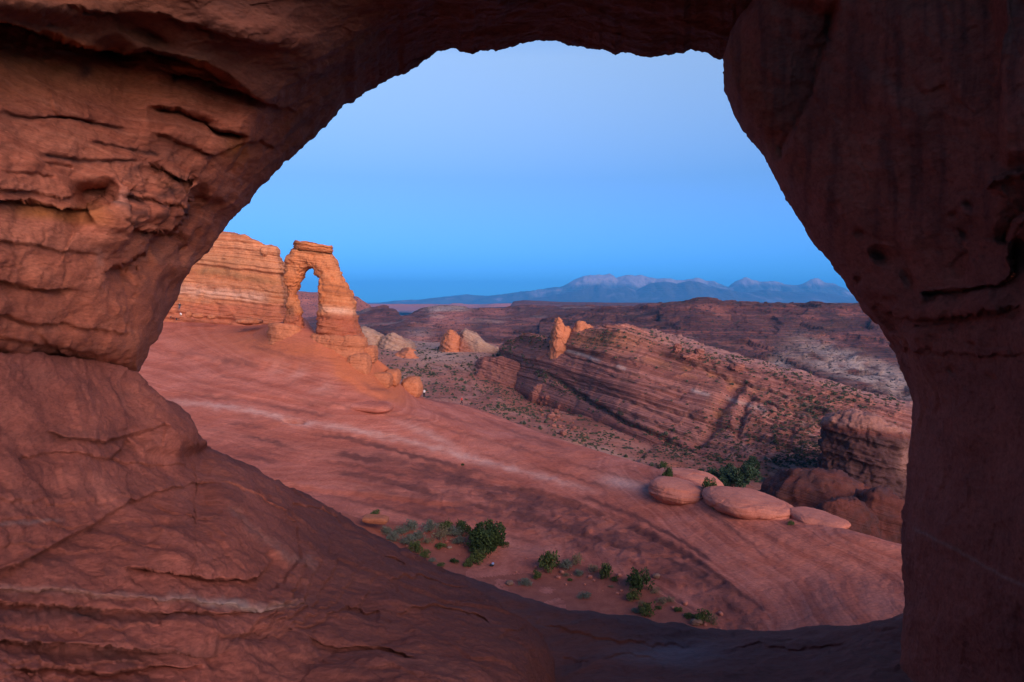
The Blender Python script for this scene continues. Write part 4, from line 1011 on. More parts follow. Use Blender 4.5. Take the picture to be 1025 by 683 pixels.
# three flat domed boulders on the rim
dome('domed_boulder', 650, 708, 482, 502, 84, M['boulder'], 81, 4.2, tilt=-0.03, label='pinkish flat domed boulder with a bushy tuft behind it, left of the largest one')
dome('domed_boulder', 705, 792, 494, 516, 79, M['boulder'], 85, 5.0, tilt=-0.09, label='largest flat domed boulder on the rim, split along its undercut edge')
dome('domed_boulder', 792, 844, 514, 527, 75, M['boulder'], 84, 3.4, tilt=-0.05, label='smallest flat domed boulder on the rim, nearest the dark pillar')
boulder('domed_boulder', 657, 722, 472, 490, 90, M['boulder'], 87, depth=4.5, flat=2.2, amp=0.04, tilt=-0.35, label='low pinkish rock hump behind the tufted domed boulder', cat='boulder', nu=120, nv=80)
boulder('boulder', 748, 762, 518, 529.5, 75.5, M['boulder'], 89, depth=1.0, flat=3, amp=0.09, label='small wedge of rock under the lip of the largest domed boulder')
boulder('rock_slab', 363, 389, 516.5, 523, 76.5, M['orange'], 91, depth=0.9, flat=5, amp=0.035, tilt=-0.28, label='orange rock slab at the left end of the sagebrush patch', cat='rock slab')

# ------------------------------------------------------------------ tilted slab ridge across the valley
def loft(name, ctrl, us, vs, mat, amp, scale, seed, strata=None, maskf=None, parent=None, kind=None, register=False, ridged=False, extra=None, fa=0.0, wob=None, origin=(0, 0, 0)):
    """ctrl: list of rows (v, [(px, y, d), ...]); the surface passes through them."""
    rr = []
    for v, pts in ctrl:
        k = [p[0] for p in pts]
        d = pc(k, [p[2] for p in pts], us); y = np.interp(us, k, [p[1] for p in pts]) if wob is None else pc(k, [p[1] for p in pts], us)
        rr.append((v, d, (HY - y) / F * d))
    vk_ = [r[0] for r in rr]
    Dd = np.exp(pcv(vk_, [np.log(r[1]) for r in rr], vs)).T; Z = pcv(vk_, [r[2] for r in rr], vs).T
    Xl = np.stack([(us[:, None] - CX) / F * Dd, Dd, Z], -1)
    N = normals(Xl)
    hh = amp * fbm(Xl / scale, 6, seed=seed, ridged=ridged)
    if strata:
        for (dv, fr, am, wr, sd) in strata:
            dv = np.array(dv, float); dv /= np.linalg.norm(dv)
            sx = (Xl @ dv + wr * fbm(Xl / (scale * 2), 4, seed=seed + 3)) * fr
            hh = hh + am * layers(sx, 0.22, sd)
    if fa: hh = hh + fa * facets(Xl / (scale * 0.55), seed + 8) + fa * 0.45 * facets(Xl / (scale * 0.2), seed + 9)
    if extra: hh = hh + extra(us[:, None] + 0 * Dd, HY - Z / Dd * F, Xl)
    Xl = Xl - N * hh[..., None] * (1 if np.mean(N[..., 2]) < 0 else -1)
    PXl = us[:, None] + 0 * Dd; PYl = HY - Xl[..., 2] / Xl[..., 1] * F
    o = grid_obj(name, Xl, mat, parent, origin, maskf(PXl, PYl, Xl) if maskf else None, flip=False)
    if register:
        bvhs.append(BVHTree.FromPolygons([tuple(t) for t in Xl.reshape(-1, 3)], [tuple(f) for f in grid_faces(*Xl.shape[:2]).tolist()]))
    if kind: tag(o, kind=kind)
    return o

def ridge_mask(px, py, X):
    b = 0.9 * groove(px, py, [(562, 350), (580, 355), (602, 362)], 1, 1.6, .5) + 0.8 * groove(px, py, [(616, 366), (627, 370)], 1, 1.6, .5) + 0.7 * groove(px, py, [(690, 390), (712, 396)], 1, 1.8, .5) + 0.6 * groove(px, py, [(725, 398), (770, 412)], 1, 1.6, .5)
    crest = np.interp(px, [505, 560, 620, 700, 800, 905], [340, 322, 328, 345, 372, 403])
    b = b + 0.16 * sstep(12, 2, py - crest) * sstep(620, 680, px)
    nz2 = sstep(-0.15, 0.3, fbm(X / 12, 4, seed=78))
    b = b + 0.22 * sstep(0.1, 0.35, fbm(X / 5, 4, seed=79)) * blob(px, py, 790, 435, 70, 40, 4)
    st = 0.6 * nz2 * blob(px, py, 705, 402, 8, 38, 2, 32) + 0.7 * nz2 * blob(px, py, 790, 438, 58, 32, 4) + 0.9 * sstep(3.5, 0, seg_dist(px, py, [(545, 372), (575, 392), (600, 408), (628, 424), (665, 438), (700, 458)])[0])
    nz = sstep(-0.1, 0.25, fbm(X / 9, 4, seed=77))
    th = 0.9 * nz * blob(px, py, 722, 412, 6, 24, 2, 14) + 0.7 * nz * blob(px, py, 700, 375, 60, 5, 2, 16) + 0.5 * blob(px, py, 600, 340, 50, 10)
    for pts, am_, L_ in RIDGE_LINES: st = st + 0.75 * groove(px, py, [(a_, b_ + 1.5) for a_, b_ in pts], 1, 1.6, 2.2) * sstep(-0.3, 0.2, fbm(X / 14, 3, seed=81))
    th = th + 0.8 * sstep(455, 470, py) * sstep(620, 660, px) * 0.3
    return [b, st, th]
RIDGE_LINES = [([(556, 352), (600, 364), (650, 378), (700, 394)], 2.2, 5), ([(600, 372), (650, 386), (690, 396)], 1.5, 4), ([(580, 378), (640, 398), (700, 418), (740, 428)], 2.5, 6), ([(560, 372), (600, 390), (640, 404), (690, 424)], 1.6, 4),
               ([(620, 410), (660, 424), (700, 440), (745, 452)], 2.0, 5), ([(640, 345), (690, 360), (730, 376), (790, 396), (860, 420)], 3.0, 7), ([(740, 392), (790, 408), (850, 430), (905, 440)], 3.5, 8),
               ([(780, 398), (830, 410), (905, 424)], 3.0, 6), ([(700, 350), (760, 372), (820, 392), (905, 414)], 2.0, 5), ([(735, 430), (780, 446), (820, 455)], 2.0, 5), ([(545, 345), (590, 352), (640, 360), (680, 372)], 1.2, 4)]
def ridge_extra(px, py, X):
    h = 0
    for pts, am_, L_ in RIDGE_LINES: h = h - ledge(px, py, pts, am_ * 0.7, L_, 0.8, 2.2)
    h = h - groove(px, py, [(745, 376), (725, 400), (712, 424), (690, 450)], 4.0, 7, 3) - groove(px, py, [(752, 388), (742, 414), (736, 440)], 3.0, 5, 3)
    h = h - groove(px, py, [(545, 372), (575, 392), (600, 408), (628, 424), (665, 438), (700, 458)], 3.5, 2.5, 2)
    tal = blob(px, py, 790, 432, 62, 36, 4)
    return h + tal * (1.6 * facets(X / 7, 421) + 0.8 * facets(X / 3, 422)) + 1.5 * sstep(12, 2, py - np.interp(px, [505, 560, 620, 700, 800, 905], [340, 322, 328, 345, 372, 403])) * facets(X / 9, 423)
ro = loft('rock_ridge', [
    (-0.35, [(500, 392, 530), (540, 408, 445), (580, 434, 392), (620, 460, 337), (690, 500, 283), (760, 522, 256), (830, 536, 240), (905, 550, 230), (1150, 600, 220)]),
    (0, [(500, 372, 540), (540, 388, 455), (580, 412, 400), (620, 436, 345), (690, 476, 290), (760, 495, 262), (830, 508, 245), (905, 520, 235), (1150, 560, 225)]),
    (0.5, [(500, 366, 545), (540, 378, 462), (580, 400, 408), (620, 424, 352), (690, 458, 300), (760, 472, 275), (830, 482, 258), (905, 492, 246), (1150, 530, 236)]),
    (1.2, [(500, 360, 550), (540, 358, 475), (580, 372, 425), (620, 390, 375), (690, 414, 335), (760, 430, 310), (830, 446, 290), (905, 462, 275), (1150, 500, 262)]),
    (2.0, [(500, 352, 555), (512, 342, 545), (540, 342, 490), (580, 342, 445), (620, 350, 410), (690, 368, 385), (760, 388, 355), (830, 408, 330), (905, 428, 312), (1150, 470, 300)]),
    (2.35, [(500, 348, 560), (512, 339, 550), (530, 334, 520), (548, 338, 500), (556, 334, 470), (580, 330, 455), (620, 331, 425), (650, 339, 415), (690, 350, 402), (720, 360, 390), (760, 370, 378), (800, 381, 362), (830, 390, 350), (905, 412, 335), (1150, 460, 320)]),
    (3.0, [(500, 346, 600), (512, 340, 600), (530, 337, 560), (548, 338, 540), (560, 336, 520), (590, 329, 520), (620, 326.5, 500), (650, 331, 500), (690, 341, 500), (720, 351, 490), (760, 362, 480), (800, 373, 470), (850, 388, 450), (905, 403, 440), (1150, 452, 420)]),
    (3.6, [(500, 380, 700), (620, 352, 640), (700, 368, 640), (800, 395, 600), (905, 420, 560), (1150, 470, 540)])],
    spaced([(500, 930, 1.1), (930, 1150, 6)]), spaced([(-0.35, 0, 0.05), (0, 2.6, 0.0105), (2.6, 3.6, 0.03)]), M['ridge'], 2.2, 26, 401,
    strata=[((0.42, 0.12, 1), 0.17, 1.2, 3.0, 51), ((0.42, 0.12, 1), 0.55, 0.6, 1.5, 52)], maskf=ridge_mask, register=True, extra=ridge_extra, fa=0.8)
RIDGE = bvhs[-1]
tag(ro, 'long tilted slab ridge of dark red bedded sandstone rising across the valley', 'rock ridge')

lab = ['tall orange rock fin at the left end of the tilted ridge crest', 'orange rock knob on the ridge crest, right of the tall fin', 'low pale orange outcrop on the ridge crest, third from the left']
for k, (plan, top) in enumerate([
    (ellipse_plan(551, 575, 468, 12, 2.4), [(549, 338), (553, 332), (556, 321), (559, 318), (561, 320), (564, 327), (570, 327), (576, 334)]),
    (ellipse_plan(571, 606, 464, 12, 2.4), [(568, 334), (573, 327), (576, 321.5), (582, 322), (588, 325), (594, 329), (604, 336)]),
    (ellipse_plan(596, 660, 452, 12, 2.6), [(592, 332), (602, 325.5), (612, 327), (625, 325), (640, 329), (664, 340)])]):
    o = rockmass('rock_fin' if k == 0 else 'rock_outcrop', plan, top, (HY - 366 + 8 * (k > 1)) / F * 462, M['orange'] if k < 2 else M['ridge'], n=150, nv=60, inset=((0, -0.25), (0.5, 0.0), (0.8, 0.12), (1, 0.35)), amp=0.9, fac=1.2, scale=7, seed=410 + k,
                 strata=[((0.3, 0, 1), 0.35, 0.5, 1, 53)])
    tag(o, lab[k], 'rock fin' if k == 0 else 'rock outcrop')
lab = ['orange boulder standing near the ridge crest, left of the pair', 'orange boulder on the ridge crest, right of the pair', 'pale block on the ridge just below the orange pair', 'orange lump on the broken slope of the ridge']
for k, (a0, a1, b0, b1, dd) in enumerate([(674, 682, 344, 353, 392), (696, 705, 349, 357, 388), (682, 698, 354, 360, 382), (731, 744, 364, 371, 376)]):
    boulder('boulder', a0, a1, b0, b1, dd, M['ridge'], 120 + k, amp=0.14, label=lab[k], flat=2.8, fac=2.0)

# dark knob and rounded humps at the right end of the valley
def knob_mask(px, py, X):
    return [0.6 * sstep(430, 422, py - 0.12 * (px - 840)) + 0.5 * blob(px, py, 906, 462, 7, 16), 0.9 * sstep(428, 436, py - 0.12 * (px - 840)), None]
o = rockmass('rock_mound', [(822, 238), (850, 230), (885, 226), (905, 227), (914, 236), (912, 252), (880, 262), (840, 262), (822, 252)],
             [(818, 432), (824, 424), (834, 416), (846, 412), (856, 414), (864, 416), (876, 417), (892, 424), (901, 431), (907, 441), (914, 456), (920, 470)], None, M['whale'], n=300, nv=110,
             inset=((0, -0.08), (0.4, -0.02), (0.62, 0.03), (0.7, 0.0), (0.86, 0.02), (0.95, 0.10), (1, 0.25)), amp=1.2, scale=7, seed=431, strata=[((0.2, 0, 1), 0.4, 0.6, 1.5, 55), ((0.2, 0, 1), 1.2, 0.25, 1.0, 56)], maskf=knob_mask, fac=1.1, gz=6, register=True)
tag(o, 'dark blocky rock knob with a paler rounded cap, beside the right pillar', 'rock knob')
lab = ['long dark whaleback of bedded rock behind the domed boulders', 'rounded dark rock hump behind the smallest domed boulder', 'rounded dark rock hump touching the edge of the right pillar']
for k, (plan, top) in enumerate([
    ([(736, 170), (760, 158), (820, 150), (870, 148), (930, 150), (960, 168), (900, 190), (820, 196), (760, 190)], [(730, 492), (742, 483), (758, 475), (780, 471), (810, 472), (840, 476), (860, 484), (885, 494), (910, 508), (960, 530)]),
    (ellipse_plan(798, 892, 138, 12, 2.4), [(796, 520), (816, 508), (838, 500), (860, 502), (878, 513), (896, 534)]),
    (ellipse_plan(838, 950, 148, 13, 2.4), [(836, 506), (856, 494), (880, 490), (900, 500), (950, 535)])]):
    o = rockmass('rock_hump', plan, top, None, M['whale'], n=260, nv=90, inset=((0, -0.05), (0.4, 0.04), (0.7, 0.14), (0.9, 0.30), (1, 0.5)), amp=0.7, fac=0.9, scale=5, seed=440 + k, strata=[((0.25, 0.1, 1), 0.6, 0.30, 1.2, 57)],
                 maskf=lambda px, py, X: [0.15 * sstep(0.1, 0.5, fbm(X / 9, 3, seed=9)), 0.7 * sstep(-0.2, 0.3, fbm(X * np.array([1, 1, 3]) / 6, 3, seed=10)), None], gz=14, register=True)
    tag(o, lab[k], 'rock hump')

# mid-valley outcrops
mid = [
    ('rock_outcrop', [(480, 520), (500, 508), (520, 500), (540, 494), (542, 506), (522, 530), (490, 540)], [(478, 366), (488, 360), (500, 358), (512, 360), (522, 364), (532, 371), (543, 378)], 'ridge', 'flat-topped outcrop above a dark recess in the middle of the valley', 383),
    ('rock_outcrop', ellipse_plan(530, 552, 458, 9), [(528, 392), (534, 387), (541, 386), (547, 389), (554, 395)], 'ridge', 'rounded outcrop at the head of the boulder trail in the valley', 397),
    ('rock_outcrop', [(362, 640), (385, 605), (405, 590), (424, 590), (434, 606), (424, 635), (395, 660)], [(360, 366), (376, 360), (390, 356), (402, 353), (408, 348), (411, 350), (416, 356), (420, 362), (424, 363), (432, 372)], 'orange', 'red earthy ridge rising left of the valley', 374),
    ('rock_outcrop', ellipse_plan(352, 386, 700, 40), [(350, 330), (364, 328), (374, 331), (388, 340)], 'pale', 'pale dome nearest the freestanding arch in the far valley', 343),
    ('rock_outcrop', ellipse_plan(376, 414, 690, 40), [(374, 344), (384, 338), (392, 333.5), (402, 338), (416, 345)], 'pale', 'pale pointed dome right of the first one in the far valley', 348),
    ('rock_outcrop', ellipse_plan(442, 461, 640, 22), [(439, 350), (442, 342), (446, 334), (450, 330.5), (455, 333), (461, 337), (465, 346)], 'orange', 'red half of the twin rocks in the valley floor', 346),
    ('rock_outcrop', [(457, 640), (462, 625), (480, 618), (500, 622), (502, 655), (475, 672)], [(455, 342), (459, 332), (462, 329), (468, 330.5), (474, 334), (482, 341), (492, 347), (504, 352)], 'pale', 'pale pointed half of the twin rocks in the valley floor', 352),
    ('rock_outcrop', ellipse_plan(477, 502, 560, 20), [(474, 364), (482, 359), (494, 358), (504, 364)], 'ridge', 'low reddish outcrop between the twin rocks and the tilted ridge', 368)]
for k, (nm, plan, top, mt, lb, yb_) in enumerate(mid):
    dm = np.mean([p[1] for p in plan])
    o = rockmass(nm, plan, top, None, M[mt], gz=4, n=170, nv=60, inset=((0, -0.3), (0.4, -0.1), (0.7, 0.06), (0.9, 0.2), (1, 0.4)), amp=dm / 700, scale=dm / 60, seed=460 + k, strata=[((0.45, 0, 1), 0.5, dm / 900, 1, 60)], fac=1.5,
                 maskf=(lambda px, py, X: [None, 0.9 * sstep(470, 460, px + (py - 340) * -0.8), None]) if k == 6 else None, register=True)
    tag(o, lb, 'rock outcrop')

# ------------------------------------------------------------------ far hills, mesas and mountains
def hill_mask(px, py, X):
    b = 1.0 * sstep(-0.25, 0.25, fbm(X * np.array([1, 1, 2]) / 40, 4, seed=71) + 0.15) * np.clip(blob(px, py, 868, 372, 75, 15, 4, 20) + blob(px, py, 780, 362, 12, 8), 0, 1)
    return [b, 0.3 * sstep(0, 0.4, fbm(X / 120, 3, seed=72)), 0.45 * sstep(0.05, 0.4, fbm(X * np.array([1, 1, 6]) / 90, 4, seed=73))]
loft('hills', [
    (0, [(540, 362, 1000), (640, 372, 900), (760, 398, 800), (905, 440, 720), (1300, 470, 700)]),
    (1, [(540, 335, 1250), (640, 340, 1200), (760, 355, 1100), (905, 385, 960), (1300, 400, 900)]),
    (2, [(540, 325, 1500), (640, 322, 1400), (700, 318, 1350), (760, 322, 1350), (905, 332, 1250), (1300, 340, 1200)]),
    (2.7, [(540, 322, 1650), (600, 312, 1600), (640, 307.5, 1550), (660, 304.5, 1520), (690, 301, 1500), (697, 299, 1500), (712, 299.5, 1500), (728, 302, 1500), (760, 304.5, 1500), (905, 307, 1450), (1300, 308, 1400)]),
    (3, [(540, 322, 1720), (600, 311, 1700), (640, 306.5, 1650), (660, 303.5, 1620), (690, 300, 1600), (697, 298, 1600), (712, 298.5, 1600), (728, 301, 1600), (760, 303, 1600), (850, 304.5, 1600), (905, 306, 1550), (1300, 307, 1500)]),
    (4, [(540, 330, 2100), (697, 312, 2100), (905, 318, 2100), (1300, 320, 2000)])],
    spaced([(540, 930, 1.3), (930, 1300, 8)]), spaced([(0, 3, 0.018), (3, 4, 0.1)]), M['hills'], 9, 110, 501, strata=[((0.02, 0, 1), 0.06, 3.0, 8, 61), ((0.02, 0, 1), 0.2, 1.0, 4, 62)], maskf=hill_mask, kind='structure', fa=7)
def rolling_mask(px, py, X):
    b = 0.8 * blob(px, py, 447, 309, 22, 3, 4) + 0.5 * blob(px, py, 420, 334, 14, 5) + 0.4 * sstep(0.1, 0.4, fbm(X / 150, 4, seed=75))
    t = 0.9 * blob(px, py, 450, 320, 22, 10, 4, 0) + 0.7 * blob(px, py, 495, 312, 18, 5) + 0.7 * blob(px, py, 421, 337, 18, 6) + 0.4 * blob(px, py, 500, 330, 12, 5)
    return [b, 0.22 * sstep(-0.1, 0.4, fbm(X / 200, 4, seed=76)), t + 0.35 * sstep(0.0, 0.3, fbm(X * np.array([1, 1, 4]) / 160, 4, seed=74))]
loft('hills', [
    (0, [(300, 340, 1100), (400, 345, 1000), (480, 348, 980), (560, 350, 950), (700, 350, 950)]),
    (1, [(300, 335, 1500), (360, 332, 1500), (400, 330, 1450), (480, 331, 1400), (560, 331, 1400), (700, 330, 1400)]),
    (2, [(300, 325, 2000), (360, 322, 2000), (400, 318, 2000), (430, 314, 2000), (480, 316, 1950), (560, 317, 1900), (700, 316, 1900)]),
    (2.6, [(300, 318, 2250), (360, 312, 2200), (385, 306.5, 2200), (395, 310, 2200), (402, 316, 2200), (412, 314, 2200), (424, 309.5, 2200), (428, 308.2, 2200), (446, 307.6, 2200), (466, 307.8, 2200), (470, 309, 2200), (505, 309.5, 2200), (520, 307, 2200), (600, 307, 2200), (700, 306, 2200)]),
    (3, [(300, 319, 2400), (360, 312, 2400), (385, 307, 2400), (395, 311, 2400), (402, 316, 2400), (412, 314, 2400), (424, 310, 2400), (446, 308, 2400), (470, 309, 2400), (520, 308, 2400), (700, 306, 2400)]),
    (4, [(300, 330, 3000), (500, 320, 3000), (700, 318, 3000)])],
    spaced([(300, 700, 1.2)]), spaced([(0, 3, 0.02), (3, 4, 0.1)]), M['hills'], 12, 150, 511, strata=[((0.0, 0, 1), 0.05, 3.5, 9, 63), ((0, 0, 1), 0.16, 1.4, 5, 64)], maskf=rolling_mask, kind='structure', fa=6)
# purple cliffs behind the arch
loft('hills', [
    (0, [(100, 340, 2300), (300, 340, 2300), (380, 340, 2250), (440, 340, 2200)]),
    (1, [(100, 312, 2700), (300, 314, 2700), (330, 314, 2700), (352, 317, 2650), (375, 324, 2600), (400, 332, 2500), (440, 345, 2500)]),
    (1.5, [(100, 304, 2820), (300, 305, 2820), (330, 305, 2820), (352, 306, 2770), (365, 311, 2750), (380, 318, 2700), (400, 326, 2600), (440, 338, 2600)]),
    (1.8, [(100, 291, 2860), (290, 291, 2860), (303, 292.5, 2860), (310, 294, 2880), (320, 293, 2880), (340, 294.5, 2850), (352, 295.5, 2830), (358, 297, 2810), (364, 302, 2800), (370, 306, 2780), (382, 315, 2730), (400, 323, 2640), (440, 334, 2640)]),
    (2.4, [(100, 290, 3100), (300, 292, 3100), (340, 294, 3050), (354, 296.5, 3000), (364, 303, 2950), (382, 316, 2900), (440, 334, 2850)]),
    (3, [(100, 320, 3600), (440, 345, 3300)])],
    spaced([(100, 280, 8), (280, 440, 1.1)]), spaced([(0, 2, 0.02), (2, 3, 0.1)]), M['hills'], 9, 130, 521, strata=[((0, 0, 1), 0.05, 4, 6, 65)], maskf=lambda px, py, X: [None, None, 0.7 + 0 * px], kind='structure')
# dark flat mesa further off and the low purple escarpment
loft('hills', [
    (0, [(440, 312, 4600), (900, 314, 4600)]),
    (1, [(440, 309, 5000), (505, 308, 5000), (512, 306, 5000), (900, 308, 5000)]),
    (1.4, [(440, 309, 5150), (500, 308.5, 5150), (511, 307, 5150), (514, 302.5, 5150), (524, 301.5, 5150), (560, 303, 5150), (640, 303.5, 5150), (700, 303.2, 5150), (900, 303.5, 5150)]),
    (2, [(440, 309, 6000), (511, 307, 6000), (515, 302.5, 6000), (524, 301.5, 6000), (560, 303, 6000), (640, 303.5, 6000), (900, 303.8, 6000)]),
    (3, [(440, 312, 8000), (900, 308, 8000)])],
    spaced([(440, 900, 2.0)]), spaced([(0, 3, 0.05)]), M['hills'], 8, 300, 531, strata=[((0, 0, 1), 0.03, 5, 8, 66)], kind='structure')
loft('hills', [
    (0, [(300, 311, 9500), (900, 311, 9500)]),
    (1, [(300, 307, 10500), (600, 308, 10500), (900, 308, 10500)]),
    (1.3, [(300, 304.5, 10700), (380, 304.6, 10700), (432, 304.6, 10700), (446, 306.5, 10700), (452, 304.2, 10700), (462, 304, 10700), (480, 307, 10700), (494, 304, 10700), (520, 303.8, 10700), (560, 306, 10700), (900, 305, 10700)]),
    (2, [(300, 304.5, 13000), (900, 305, 13000)]), (3, [(300, 308, 15000), (900, 308, 15000)])],
    spaced([(300, 900, 2.5)]), spaced([(0, 3, 0.05)]), M['hills'], 14, 600, 541, maskf=lambda px, py, X: [None, None, 0.9 + 0 * px], kind='structure')

def mountains(prof, d0, seed, lightmask, px0, px1, foot, amp):
    us = spaced([(px0, px1, 1.1)]); vs = spaced([(0, 2, 0.016), (2, 3, 0.1)])
    pr = [(p, y, d0) for p, y in prof]
    ctrl = [(0, [(px0, foot, d0 * 0.84), (px1, foot, d0 * 0.84)]), (1, [(p, foot + (y - foot) * 0.36, d0 * 0.93) for p, y in prof]), (2, pr), (3, [(p, foot + (y - foot) * 0.2, d0 * 1.15) for p, y in prof])]
    rr = []
    for v, pts in ctrl:
        k = [p[0] for p in pts]
        rr.append((v, np.interp(us, k, [p[2] for p in pts]), (HY - np.interp(us, k, [p[1] for p in pts])) / F * np.interp(us, k, [p[2] for p in pts])))
    vk_ = [r[0] for r in rr]
    Dd = pcv(vk_, [r[1] for r in rr], vs).T; Z = pcv(vk_, [r[2] for r in rr], vs).T
    Xl = np.stack([(us[:, None] - CX) / F * Dd, Dd, Z], -1)
    rel = np.clip((Z - rr[0][2].mean()) / 700, 0, 1)
    n1 = fbm(Xl * np.array([1, 0.45, 0]) / 2600, 6, seed=seed, ridged=True)
    Xl[..., 2] += amp * n1 * rel * sstep(2.25, 1.8, vs)[None]
    Xl[..., 1] += 900 * fbm(Xl * np.array([1, 0.3, 0.4]) / 1500, 5, seed=seed + 2, ridged=True) * rel
    PYl = HY - Xl[..., 2] / Xl[..., 1] * F; PXl = Xl[..., 0] / Xl[..., 1] * F + CX
    o = grid_obj('mountains', Xl, M['mount'], None, (0, 0, 0), lightmask(PXl, PYl, Xl))
    tag(o, kind='structure')
prof = [(300, 306), (380, 303.5), (395, 302), (418, 301.5), (432, 299), (451, 298.2), (470, 297), (503, 296.4), (524, 294), (545, 291.5), (562, 289), (577, 282.5), (584, 279.5), (591, 277.4), (598, 279), (604, 278.2), (611, 276.2), (616, 278),
        (619, 280), (626, 278), (632, 276.6), (638, 277.6), (645, 277.6), (652, 281), (658, 282), (666, 281), (680, 282.5), (690, 282), (701, 281), (709, 283), (716, 282.5), (724, 286), (733, 288.5), (740, 284), (748, 280.4), (756, 283), (765, 283.4),
        (779, 282.8), (788, 286), (800, 286.8), (808, 285), (816, 282), (823, 281), (830, 285), (837, 287.5), (851, 293.5), (870, 297), (900, 300), (1000, 303)]
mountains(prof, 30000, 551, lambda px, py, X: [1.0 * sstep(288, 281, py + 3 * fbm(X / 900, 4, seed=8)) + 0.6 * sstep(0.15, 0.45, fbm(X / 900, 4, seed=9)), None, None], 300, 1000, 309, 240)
prof2 = [(480, 306), (520, 302), (560, 297), (590, 291), (600, 288), (612, 292), (628, 289), (640, 293), (655, 287.5), (668, 284.5), (680, 287), (694, 284), (706, 284), (715, 289), (730, 292), (745, 294), (770, 293), (800, 295), (830, 295), (860, 299), (900, 303)]
mountains(prof2, 26000, 561, lambda px, py, X: [0.45 * sstep(0.15, 0.5, fbm(X / 1100, 4, seed=19)), 0.5 + 0 * px, None], 480, 900, 309, 230)

# ------------------------------------------------------------------ plants
def leaves_mesh(n, rx, ry, rz, leaf, lumps, seed, base=0.0, hollow=0.55, sliver=1.0):
    r = np.random.default_rng(seed)
    c = r.normal(size=(lumps, 3)); c /= np.linalg.norm(c, axis=1)[:, None]; c *= r.uniform(0.25, 0.75, (lumps, 1)); c[:, 2] = np.abs(c[:, 2]) * 1.0 - 0.15
    lr = r.uniform(0.22, 0.45, lumps)
    k = r.integers(0, lumps, n)
    v = r.normal(size=(n, 3)); v /= np.linalg.norm(v, axis=1)[:, None]
    p = c[k] + v * (lr[k] * r.uniform(hollow, 1.05, n))[:, None]
    p[:, 2] = (p[:, 2] + 0.45) / 1.4
    p[:, 2] = np.maximum(p[:, 2], 0.01 * r.random(n))
    p = p * (rx, ry, rz)
    a = r.normal(size=(n, 3)); a /= np.linalg.norm(a, axis=1)[:, None]
    b = np.cross(a, r.normal(size=(n, 3))); b /= np.linalg.norm(b, axis=1)[:, None]
    s = leaf * r.uniform(0.5, 1.3, (n, 1))
    q = np.stack([p - a * s, p + b * s * 0.5 * sliver, p + a * s, p - b * s * 0.5 * sliver], 1)
    q[..., 2] = np.maximum(q[..., 2], 0.0)
    return q.reshape(-1, 3), np.arange(n * 4).reshape(-1, 4)

def stems_mesh(rx, ry, rz, n, r0, seed):
    r = np.random.default_rng(seed); V_, F_ = [], []
    for k in range(n):
        a = r.uniform(0, 6.28); e = np.array([math.cos(a) * rx * r.uniform(0.2, 0.7), math.sin(a) * ry * r.uniform(0.2, 0.7), rz * r.uniform(0.5, 0.85)])
        pts = [np.array([0, 0, -0.1]), e * (0.25, 0.25, 0.4) + r.normal(size=3) * rx * 0.05, e * (0.6, 0.6, 0.75) + r.normal(size=3) * rx * 0.06, e]
        for j, p in enumerate(pts):
            rr_ = r0 * (1 - 0.28 * j)
            for m in range(6):
                t = m / 6 * 2 * math.pi
                V_.append(p + np.array([math.cos(t) * rr_, math.sin(t) * rr_, 0]))
        b = k * 24
        for j in range(3):
            for m in range(6): F_.append((b + j * 6 + m, b + j * 6 + (m + 1) % 6, b + j * 6 + 6 + (m + 1) % 6, b + j * 6 + 6 + m))
    return np.array(V_), np.array(F_)

def plant(name, kind, rx, rz, leaf, n, lumps, seed, stems=5, ry=None, sliver=1.0):
    ry = ry or rx
    root = empty(name, (0, 0, 0))
    v, f = leaves_mesh(n, rx, ry, rz, leaf, lumps, seed, sliver=sliver)
    mesh_obj('foliage', v, f, M[kind], root, smooth=False)
    v, f = stems_mesh(rx, ry, rz, stems, 0.05 * rx ** 0.5 * (1.6 if rz > 2 else 0.7), seed + 1)
    mesh_obj('stem' if rz < 2 else 'trunk', v, f, M['bark'], root)
    return root

def copy_thing(src, label=None, group=None):
    c = src.copy(); sc.collection.objects.link(c)
    if label: c['label'] = label
    if group: c['group'] = group
    for ch in src.children:
        d = ch.copy(); d.parent = c; sc.collection.objects.link(d)
    return c

# the juniper and the shrubs of the sandy basin
j = plant('juniper_bush', 'juniper', 2.5, 4.3, 0.16, 9000, 26, 900, 7)
hp = hit(487, 551); j.location = hp[0] - Vector((0, 0, 0.15))
tag(j, 'largest dark green juniper bush at the right end of the sagebrush patch', 'bush')

